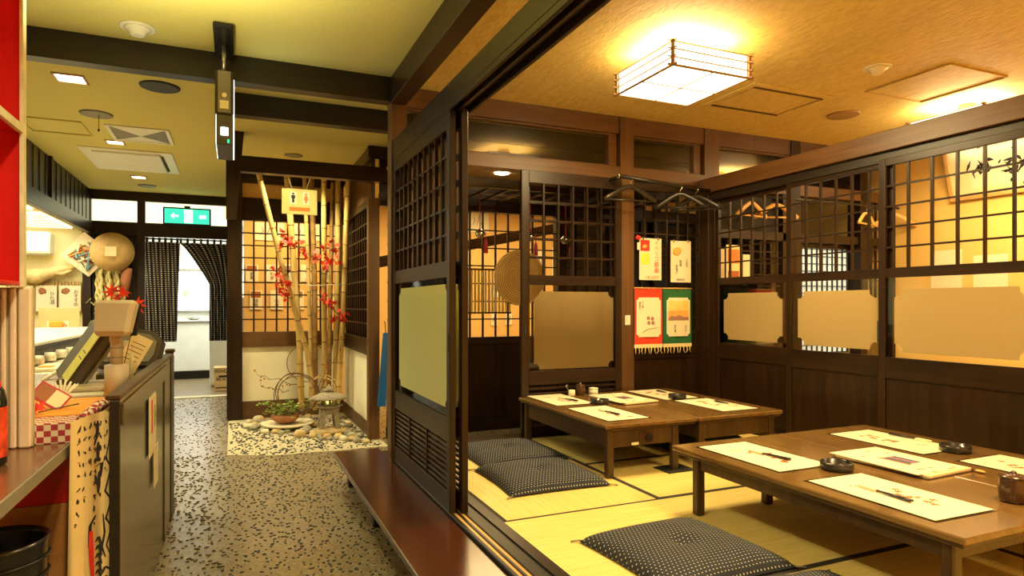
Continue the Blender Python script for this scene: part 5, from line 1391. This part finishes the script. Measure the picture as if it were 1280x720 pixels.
# point of sale display
t = thing('register_display', 'beige customer display on a stand seen from behind on the counter', 'display', (-.5, 3.1, .862))
p0 = put(138, 492, 2.95)
MB().lathe([(.045, .872), (.045, 1.0), (.03, 1.004)], 20, (p0.x, 3.10, 0)).build('stand_base', 'beige_plastic', t)
MB().lathe([(.024, 1.004), (.023, 1.13), (.02, 1.14)], 16, (p0.x, 3.10, 0)).build('stand_pole', 'beige_plastic', t)
for z in (1.03, 1.07): MB().lathe([(.0255, z), (.0255, z+.004)], 16, (p0.x, 3.10, 0)).build('pole_ring', 'rim_grey', t)
hd = MB().box(-.088, .088, -.026, .026, -.074, .074, b=.016)
hd.v = [(x*(1-.14*(z < 0)), y, z) for x, y, z in hd.v]
hd.xf(Matrix.Translation((p0.x+.0, 3.06, 1.195)) @ Matrix.Rotation(radians(-28), 4, 'Z') @ Matrix.Rotation(radians(-12), 4, 'X')).build('display_head', 'beige_plastic', t)
B(-.082, .082, .0265, .038, -.068, .068, b=.008).xf(Matrix.Translation((p0.x+.0, 3.06, 1.195)) @ Matrix.Rotation(radians(-28), 4, 'Z') @ Matrix.Rotation(radians(-12), 4, 'X')).build('dark_bezel', 'black_plastic', t)
B(-.022, .022, -.02, .01, -.11, -.02, b=.01).xf(Matrix.Translation((p0.x+.0, 3.08, 1.20))).build('neck_cover', 'beige_plastic', t)
t = thing('till_tray', 'low beige tray of the till on the counter under the display stand', 'till', (-.6, 3.2, .872))
B(-.80, -.39, 3.15, 3.55, .8625, .878, b=.006).build('base_plate', 'white_plastic', t)
B(-.78, -.41, 3.22, 3.52, .879, .90, b=.008).build('raised_tray', 'beige_plastic', t)
t = thing('card_terminal', 'tilted grey brown till monitor with a yellow note on its back', 'monitor', (-.62, 3.35, .9))
M_ = Matrix.Translation((-.62, 3.45, 1.025)) @ Matrix.Rotation(radians(32), 4, 'Y') @ Matrix.Rotation(radians(22), 4, 'Z')
B(-.03, .03, -.13, .13, -.155, .155, b=.02).xf(M_).build('body', 'grey_plastic', t)
B(.0305, .045, -.12, .12, -.145, .145, b=.006).xf(M_).build('side_shell', 'rim_grey', t)
B(-.034, -.031, -.135, -.03, -.12, .14, b=0).xf(M_).build('yellow_note', 'yellow_note', t)
B(-.05, .05, -.05, .05, -.006, .02, b=.006).xf(Matrix.Translation((-.66, 3.40, .905))).build('foot', 'grey_plastic', t)
for i in range(2): B(-.0345, -.0341, -.12, -.06, .02-.03*i, .024-.03*i, b=0).xf(M_).build('note_writing', 'ink', t)
t = thing('card_reader', 'dark curved register keyboard with a pale screen behind the display stand', 'register', (-.45, 3.9, .87))
M_ = Matrix.Translation((-.50, 3.95, 1.0)) @ Matrix.Rotation(radians(-18), 4, 'Z') @ Matrix.Rotation(radians(-30), 4, 'X')
arcp = [(-.15, -.09), (.13, -.09), (.15, -.04), (.15, .06), (.10, .11), (.02, .125), (-.12, .11), (-.15, .06)]
MB().prism(arcp, .05, 'xz', -.02).xf(M_).build('shell', 'grey_plastic', t)
MB().prism([(x*.85, z*.8) for x, z in arcp], .006, 'xz', -.027).xf(M_).build('inner_face', 'rim_grey', t)
B(-.10, .03, -.034, -.0275, -.05, .05, b=.004).xf(M_).build('screen', 'beige_plastic', t)
B(-.64, -.38, 3.80, 4.0, .8625, .905, b=.01).build('base', 'grey_plastic', t)
t = thing('paper_tag', 'cream handwritten card on a white stick leaning on the counter rail', 'card', (-.42, 3.2, .87))
M_ = Matrix.Translation((-.43, 3.45, 1.02)) @ Matrix.Rotation(radians(28), 4, 'Y')
B(-.045, .045, -.002, .002, -.09, .09, b=0).xf(M_).build('card', 'paper_warm', t)
for i in range(5): B(-.030, .030, -.0028, -.0021, .05-.02*i, .053-.02*i, b=0).xf(M_).build('writing_line', 'brown_ink', t)
MB().tube([(-.425, 3.35, .90), (-.425, 3.36, 1.03)], .008, 8).build('stick', 'white_plastic', t)
t = thing('card_holder', 'small red and cream business card holder on the orange cloth', 'card holder', (-.68, 2.85, .872))
M_ = Matrix.Translation((-.610, 2.80, .918)) @ Matrix.Rotation(radians(14), 4, 'Z') @ Matrix.Rotation(radians(-25), 4, 'X') @ Matrix.Rotation(radians(38), 4, 'Y')
B(-.055, .055, -.004, .004, -.035, .035, b=.002).xf(M_).build('holder', 'pink_red', t)
B(-.048, .00, -.006, -.0045, -.028, .028, b=0).xf(M_).build('photo', 'terracotta', t)
B(.002, .050, -.006, -.0045, -.028, .028, b=0).xf(M_).build('card', 'paper', t)
for i in range(7):
    a_ = i*.35-.9; MB().tube([(-.585, 2.84, .90), (-.585+.05*sin(a_), 2.87, .96+.01*cos(a_*3))], .004, 5).build('white_spike', 'white_plastic', t)
t = thing('maple_sprig', 'red maple sprig lying on the orange cloth', 'sprig', (-.66, 2.68, .872))
MB().tube([(-.62, 2.68, .878), (-.58, 2.70, .885), (-.52, 2.78, .888)], .0025, 6).build('twig', 'twig', t)
for i in range(3): MB().prism(leafpoly(0, 0, .032, i*1.7), .0015, 'xz', 0).xf(Matrix.Translation((-.635+.015*i, 2.66, .89+.006*i)) @ Matrix.Rotation(-.7, 4, 'X')).build('leaf', 'leaf_red', t)
t = thing('maple_sprig', 'red maple leaves on a twig standing above the till display', 'sprig', put(150, 400, 3.3))
MB().tube([put(168, 400, 3.3), put(158, 385, 3.3), put(140, 362, 3.3)], .002, 6).build('twig', 'twig', t)
for u, v, r in ((141, 365, .05), (155, 364, .045), (170, 380, .055), (148, 373, .035)):
    MB().prism(leafpoly(0, 0, r, .9+u*.1, 7), .0015, 'xz', 0).xf(Matrix.Translation(put(u, v, 3.3))).build('leaf', 'leaf_red', t)
MB().tube([put(168, 400, 3.3), Vector((-.47, 3.34, .90))], .002, 6).build('stem', 'twig', t)

# ================================================================== near left shelf, bottle, bin
sh = thing('side_table', 'dark glossy wood shelf with a pale edge at the lower left', 'shelf', (-.8, 2, .77))
B(-1.2, -.49, 1.0, 2.488, .77, .80, b=.002).build('shelf_board', 'counter_top', sh)
B(-.4895, -.482, 1.0, 2.488, .766, .802, b=.001).build('edge_strip', 'rim_grey', sh)
cb = thing('red_cabinet', 'bright red open wall shelf at the upper left edge of the view', 'cabinet', (-.75, 2.4, 1.31))
B(-1.1, -.608, 2.45, 2.47, 1.31, 2.4, b=.001).build('end_panel', 'red_board', cb)
B(-.612, -.602, 2.436, 2.472, 1.305, 2.4, b=.001).build('edge_strip', 'stone_pale', cb)
B(-1.1, -.61, .8, 2.449, 1.79, 1.80, b=.001).build('shelf_board', 'red_board', cb)
B(-.615, -.602, .8, 2.436, 1.785, 1.812, b=.001).build('shelf_edge', 'stone_pale', cb)
B(-1.1, -.61, .8, 2.449, 1.31, 1.322, b=.001).build('bottom_board', 'red_board', cb)
B(-1.12, -1.1, .8, 2.47, 1.31, 2.4, b=.001).build('back_board', 'red_board', cb)
B(-1.1, -.61, .8, 2.449, 2.385, 2.4, b=.001).build('top_board', 'red_board', cb)
t = thing('ribbed_panel', 'cream ribbed upright panel between the red shelf and the table', 'panel', (-.72, 2.45, .80))
B(-.92, -.583, 2.462, 2.486, .801, 1.304, b=.002).build('backing', 'beige_plastic', t)
plain('ribbed_cream', (.80, .62, .44), .5)
for x, w_ in ((-.765, .014), (-.745, .014), (-.722, .014), (-.70, .014), (-.68, .010), (-.662, .014), (-.640, .018), (-.618, .034)): B(x, x+w_, 2.444, 2.4615, .801, 1.304, b=.005).build('rib', 'ribbed_cream', t)
t = thing('sake_bottle', 'dark bottle with a red wrapper and a round red seal at the left edge', 'bottle', (-.625, 2.20, .8005))
bx, by = -.632, 2.22
MB().lathe([(.040, .8005), (.046, .806), (.046, .98), (.040, 1.01), (.018, 1.045), (.015, 1.09)], 28, (bx, by, 0)).build('glass_body', 'black_plastic', t)
plain('red_wrap', (.65, .06, .02), .35, noise_amt=.5, nscale=30)
MB().lathe([(.0475, .825), (.0478, .90), (.0475, .965)], 28, (bx, by, 0), cap=False).build('red_wrapper', 'red_wrap', t)
MB().lathe([(.017, 1.091), (.017, 1.11)], 20, (bx, by, 0)).build('cap', 'paper', t)
M_ = Matrix.Translation((bx+.025, by-.052, 1.03)) @ Matrix.Rotation(-.3, 4, 'X')
MB().prism([(.022*cos(i*pi/10), .022*sin(i*pi/10)) for i in range(20)], .002, 'xz', 0).xf(M_).build('red_seal', 'red', t)
MB().prism([(.013*cos(i*pi/10), .013*sin(i*pi/10)) for i in range(20)], .001, 'xz', -.0015).xf(M_).build('seal_centre', 'paper', t)
MB().prism([(-.024, -.055), (.024, -.055), (.020, -.02), (-.020, -.02)], .0015, 'xz', -.001).xf(M_).build('paper_tag', 'paper', t)
t = thing('waste_bin', 'glossy black ribbed waste bin under the shelf at the lower left corner', 'bin', (-.63, 2.33, 0))
cx, cy = -.635, 2.27
MB().lathe([(.11, .002), (.12, .02), (.135, .56), (.138, .575), (.130, .575), (.125, .56), (.11, .03), (.001, .02)], 40, (cx, cy, 0), cap=False).build('bin_shell', 'black_plastic', t)
for i in range(9): MB().tube([((cx+(.1365-.0018*i)*cos(a_*pi/20)), cy+(.1365-.0018*i)*sin(a_*pi/20), .52-.05*i) for a_ in range(41)], .0045, 6).build('ridge', 'black_plastic', t)

# ================================================================== open kitchen
kc = thing('kitchen_counter', 'long white-topped kitchen counter with a dark rail of pegs', 'counter', (-1.5, 6.2, 0))
B(-1.95, -1.18, 4.2, 8.6, .98, 1.0, b=.002).build('upper_top', 'white_plastic', kc)
B(-1.20, -1.17, 4.2, 8.6, .86, .975).build('dark_rail', 'black_y', kc)
for i in range(14): MB().lathe([(.03, 0), (.03, .06)], 12, (-1.165, 4.3+i*.3, .90), ax=0).build('peg', 'white_plastic', kc)
B(-1.9, -.98, 4.4, 8.5, .80, .84, b=.002).build('lower_top', 'white_plastic', kc)
B(-1.9, -1.0, 4.42, 8.5, 0, .80).build('body', 'counter', kc)
t = thing('white_tray', 'pale tray of papers on the kitchen counter behind the till', 'tray', (-1.1, 4.9, .84))
B(-1.15, -1.0, 4.7, 5.2, .841, .86, b=.004).build('tray', 'paper', t)
B(-1.11, -1.04, 4.8, 4.9, .861, .864, b=0).build('orange_slip', 'orange_cloth', t)
t = thing('white_pipe', 'white plastic pole slanting over the counter behind the till', 'pole', (-.8, 3.9, 1))
MB().tube([put(42, 482, 3.9), put(92, 452, 4.3)], .010, 8).build('pole', 'white_plastic', t)
t = thing('air_conditioner', 'white wall air conditioner high on the lit kitchen wall', 'air conditioner', (-2.3, 9.5, 1.84))
B(-2.9, -2.06, 9.40, 9.618, 1.86, 2.14, b=.02).build('body', 'white_paint', t)
B(-2.88, -2.08, 9.392, 9.40, 1.87, 1.90, b=.003).build('air_flap', 'beige_plastic', t)
t = thing('driftwood', 'long pale driftwood branch mounted on the kitchen wall', 'driftwood', put(70, 338, 9.5))
MB().tube([put(30, 343, 9.55), put(45, 346, 9.53), put(62, 341, 9.52), put(80, 336, 9.52), put(98, 333, 9.55)], [.08, .10, .07, .05, .02], 9).build('trunk', 'drift_wood', t)
MB().tube([put(60, 340, 9.5), put(80, 342, 9.5), put(90, 338, 9.5)], [.04, .03, .01], 8).build('branch', 'drift_wood', t)
t = thing('bamboo_rack', 'bamboo slat board holding menu sheets on the kitchen wall', 'board', put(72, 395, 9.58))
a = put(32, 392, 9.58); b_ = put(108, 352, 9.58)
for i in range(24):
    x = a.x-.2+i*.036; B(x, x+.022, 9.585, 9.60, a.z, b_.z, b=.004).build('slat', 'straw_pale', t)
for k_, (u0, u1) in enumerate(((30, 42), (45, 71), (74, 101))):
    q0 = put(u0, 389, 9.55); q1 = put(u1, 357, 9.55)
    t = thing('menu_sheet', ['white menu sheet half hidden by the ribbed panel on the kitchen wall', 'white menu sheet in the middle of the bamboo slat board', 'white menu sheet with large vertical writing on the bamboo slat board'][k_], 'menu', q0)
    B(q0.x, q1.x, 9.545, 9.549, q0.z, q1.z, b=0).build('sheet', 'paper', t)
    if k_:
        w_ = q1.x-q0.x
        MB().rock((q0.x+w_*.3, 9.543, q1.z-.07), (w_*.2, .002, .04), k_, 2).build('printed_dish', 'terracotta', t)
        text(['ひれ酒', 'おすすめ'][k_-1], .055, face_y(q0.x+w_*.78, 9.542, (q0.z+q1.z)/2), 'brown_ink', t, vertical=True)
t = thing('counter_poster', 'white card with blue photos propped on the kitchen counter', 'card', put(72, 430, 8.7))
q0 = put(60, 431, 8.6); q1 = put(87, 401, 8.6)
B(q0.x, q1.x, 8.56, 8.57, 1.001, q1.z, b=0).build('card', 'paper', t)
B(q0.x+.04, q1.x-.05, 8.557, 8.5595, q0.z+.10, q0.z+.17, b=0).build('photo', 'blue_ink', t)
text('さしみ', .06, face_y((q0.x+q1.x)/2, 8.555, q1.z-.05), 'red', t)
B(q0.x+.03, q1.x-.05, 8.50, 8.555, 1.001, 1.07, b=.01).build('basket', 'orange_cloth', t)
t = thing('kraft_board', 'tan board standing behind the propped card on the kitchen counter', 'board', put(90, 430, 8.8))
B(-1.98, -1.60, 8.575, 8.59, 1.001, 1.22, b=.002).build('board', 'cardboard', t)

# hats, kite and straw on the end wall
c = put(140.5, 315, 9.35)
t = thing('straw_hat', 'round conical straw hat hung on the dark post', 'hat', c)
MB().lathe([(.235, 0), (.24, -.012), (.12, -.07), (.004, -.115)], 40, c, cap=False, ax=1).build('cone', 'straw_pale', t)
MB().tube([(c.x+.237*cos(a_*pi/20), c.y-.004, c.z+.237*sin(a_*pi/20)) for a_ in range(41)], .007, 6).build('rim', 'straw', t)
for i in range(12): a_ = i*pi/6; MB().tube([(c.x+.236*cos(a_), c.y-.014, c.z+.236*sin(a_)), (c.x, c.y-.117, c.z)], .002, 4).build('rib', 'straw', t)
B(c.x-.06, c.x+.06, c.y-.125, c.y-.12, c.z-.06, c.z+.06, b=0).build('paper_patch', 'paper_warm', t)
c = put(108, 318, 9.48)
t = thing('diamond_kite', 'square painted paper kite hung cornerwise beside the straw hat', 'kite', c)
B(-.20, .20, -.003, .003, -.20, .20, b=0).xf(Matrix.Translation(c) @ Matrix.Rotation(radians(40), 4, 'Y')).build('paper_face', 'menu_paper', t)
rnd = random.Random(4); cols = ('sky_ink', 'rust_ink', 'brown_ink', 'sunset', 'paper', 'sky_ink')
for i in range(16):
    MB().tube([(rnd.uniform(-.15, .15), -.006, rnd.uniform(-.15, .15)) for _ in range(3)], [.006, rnd.uniform(.012, .022), .006], 6).xf(Matrix.Translation(c+Vector((0, -.012, 0))) @ Matrix.Rotation(radians(40), 4, 'Y')).build('painted_swirl', cols[i % 6], t)
c = put(136, 360, 9.35)
t = thing('straw_bundle', 'thick braided straw bundle hanging under the straw hat', 'straw bundle', c)
for i in range(11):
    x = c.x-.16+i*.030
    MB().tube([(x+.009*sin(k_*1.6+i*2.1), 9.55-.03*(i % 3), 1.80-k_*.04) for k_ in range(16+(i % 3)*4)], .020, 7).build('strand', 'straw_rope', t)
tuft = MB()
for i in range(70):
    p = Vector((c.x-.06+rnd.uniform(-.16, .2), 9.50, rnd.uniform(.95, 1.35))); tuft.tube([p, p+Vector((rnd.uniform(-.08, .08), 0, -rnd.uniform(.05, .14)))], .0035, 4)
tuft.build('loose_straw', 'straw_rope', t)['kind'] = 'stuff'
t = thing('bark_strip', 'brown dried bark strip hanging beside the straw bundle', 'bark', put(158, 350, 9.4))
MB().tube([put(160, 335, 9.42), put(157, 350, 9.42), put(159, 368, 9.42)], [.05, .06, .02], 8).build('strip', 'terracotta', t)

# noren curtains
def curtain(fn, label, n=40):
    t = thing('door_curtain', label, 'curtain', (-.6, 9.48, .76))
    mb = MB().grid(fn, n, 24); k = len(mb.v); uv = [((i % (n+1))/n*1.0, (i//(n+1))/24*1.35) for i in range(k)]
    mb.v += [(a_, b_+.003, c_) for a_, b_, c_ in mb.v]; m0 = len(mb.f); mb.f += [tuple(i+k for i in f)[::-1] for f in mb.f]; mb.sm += [True]*m0
    mb.build('cloth', 'noren', t, uv=uv+uv); return t
def left_fn(u, v): return (-1.05+(.40-.04*(1-v))*u, 9.49+.03*sin(u*34)*(.6+.4*(1-v)), .765+v*(2.07-.765))
def right_fn(u, v):
    z = .765+v*(2.07-.765); e = -.66 if v > .98 else -.66+(.36)*min(1, (1-v)/.42)**.8
    return (e+(-.075-e)*u, 9.49+.03*sin(u*38)*(.6+.4*(1-v)), z)
t1_ = curtain(left_fn, 'left black patterned curtain panel in the doorway')
t2_ = curtain(right_fn, 'right black patterned curtain panel drawn aside in the doorway')
for t, xs in ((t1_, [-1.03+i*.07 for i in range(6)]), (t2_, [-.64+i*.08 for i in range(8)])):
    for x in xs: B(x-.014, x+.014, 9.475, 9.51, 2.065, 2.125, b=.002).build('tab', 'noren', t)
t = thing('curtain_rod', 'thin black curtain rod across the doorway', 'rod', (-.56, 9.49, 2.11))
MB().tube([(-1.06, 9.493, 2.11), (-.07, 9.493, 2.11)], .009, 8).build('rod', 'black_plastic', t)
# back kitchen
t = thing('kitchen_cabinet', 'white low kitchen cabinet beyond the curtained doorway', 'cabinet', (-.9, 12.3, 0))
B(-1.6, -.20, 12.0, 12.9, .14, .95, b=.01).build('body', 'white_paint', t)
B(-1.62, -.18, 11.97, 12.9, .951, .985, b=.004).build('worktop', 'steel', t)
B(-1.55, -.25, 12.1, 12.9, .0, .14).build('plinth', 'black_matte', t)
t = thing('steel_bowl', 'steel bowl on the white kitchen cabinet', 'bowl', (-.62, 12.2, .985))
MB().lathe([(.06, .986), (.13, 1.04), (.125, 1.04), (.05, .992)], 20, (-.62, 12.2, 0)).build('bowl', 'steel', t)
g = thing('window_4', 'bright daylight window at the back of the kitchen', 'window', (-.8, 12.98, 1.2), kind='structure')
B(-1.3, .05, 12.97, 12.98, 1.15, 1.85, b=0).build('pane', 'window_light', g)
for a_ in ((-1.33, .08, 1.10, 1.15), (-1.33, .08, 1.85, 1.90)): B(a_[0], a_[1], 12.94, 12.99, a_[2], a_[3]).build('window_frame', 'steel', g)
t = thing('hanging_net', 'small green and yellow net hanging in the kitchen window', 'net', put(233, 368, 12.9))
plain('hang_green', (.45, .55, .35), .8)
MB().rock(put(233, 366, 12.9), (.05, .03, .08), 2, 2).build('net_bag', 'hang_green', t)
MB().tube([put(233, 362, 12.9), Vector((put(233, 340, 12.9).x, 12.935, 1.90))], .005, 6).build('cord', 'hang_green', t)
t = thing('white_fridge', 'pale upright kitchen unit just right of the doorway', 'fridge', (-.1, 10.9, 0))
B(-.335, .30, 10.7, 11.3, .03, 1.38, b=.01).build('body', 'white_paint', t)
B(-.33, .295, 10.692, 10.70, .80, 1.36, b=.004).build('upper_door', 'beige_plastic', t)
B(-.33, .295, 10.692, 10.70, .06, .78, b=.004).build('lower_door', 'white_paint', t)
t = thing('cardboard_box', 'printed cardboard box on the floor just beyond the doorway', 'box', (-.16, 10.4, 0))
B(-.26, .04, 10.2, 10.55, .001, .33, b=.003).build('box_body', 'cardboard', t)
B(-.265, .045, 10.195, 10.555, .331, .336, b=.001).build('top_flap', 'cardboard', t)
text('00042', .075, face_y(-.17, 10.197, .285), 'ink', t); text('純米酒', .07, face_y(-.13, 10.197, .17), 'ink', t)
B(-.20, -.06, 10.196, 10.198, .20, .225, b=0).build('printed_bar', 'ink', t); B(-.24, -.02, 10.196, 10.198, .04, .055, b=0).build('printed_bar', 'ink', t)
B(0, .03, 10.196, 10.198, .08, .14, b=0).build('printed_bar', 'ink', t)
t = thing('door_mat', 'pale threshold strip on the floor under the curtained doorway', 'mat', (-.56, 9.62, 0))
B(-1.06, -.07, 9.56, 9.70, .0005, .012, b=.003).build('strip', 'stone_pale', t)

for o in bpy.data.objects:
    if '_w' in o: del o['_w']
    o.name = o.name
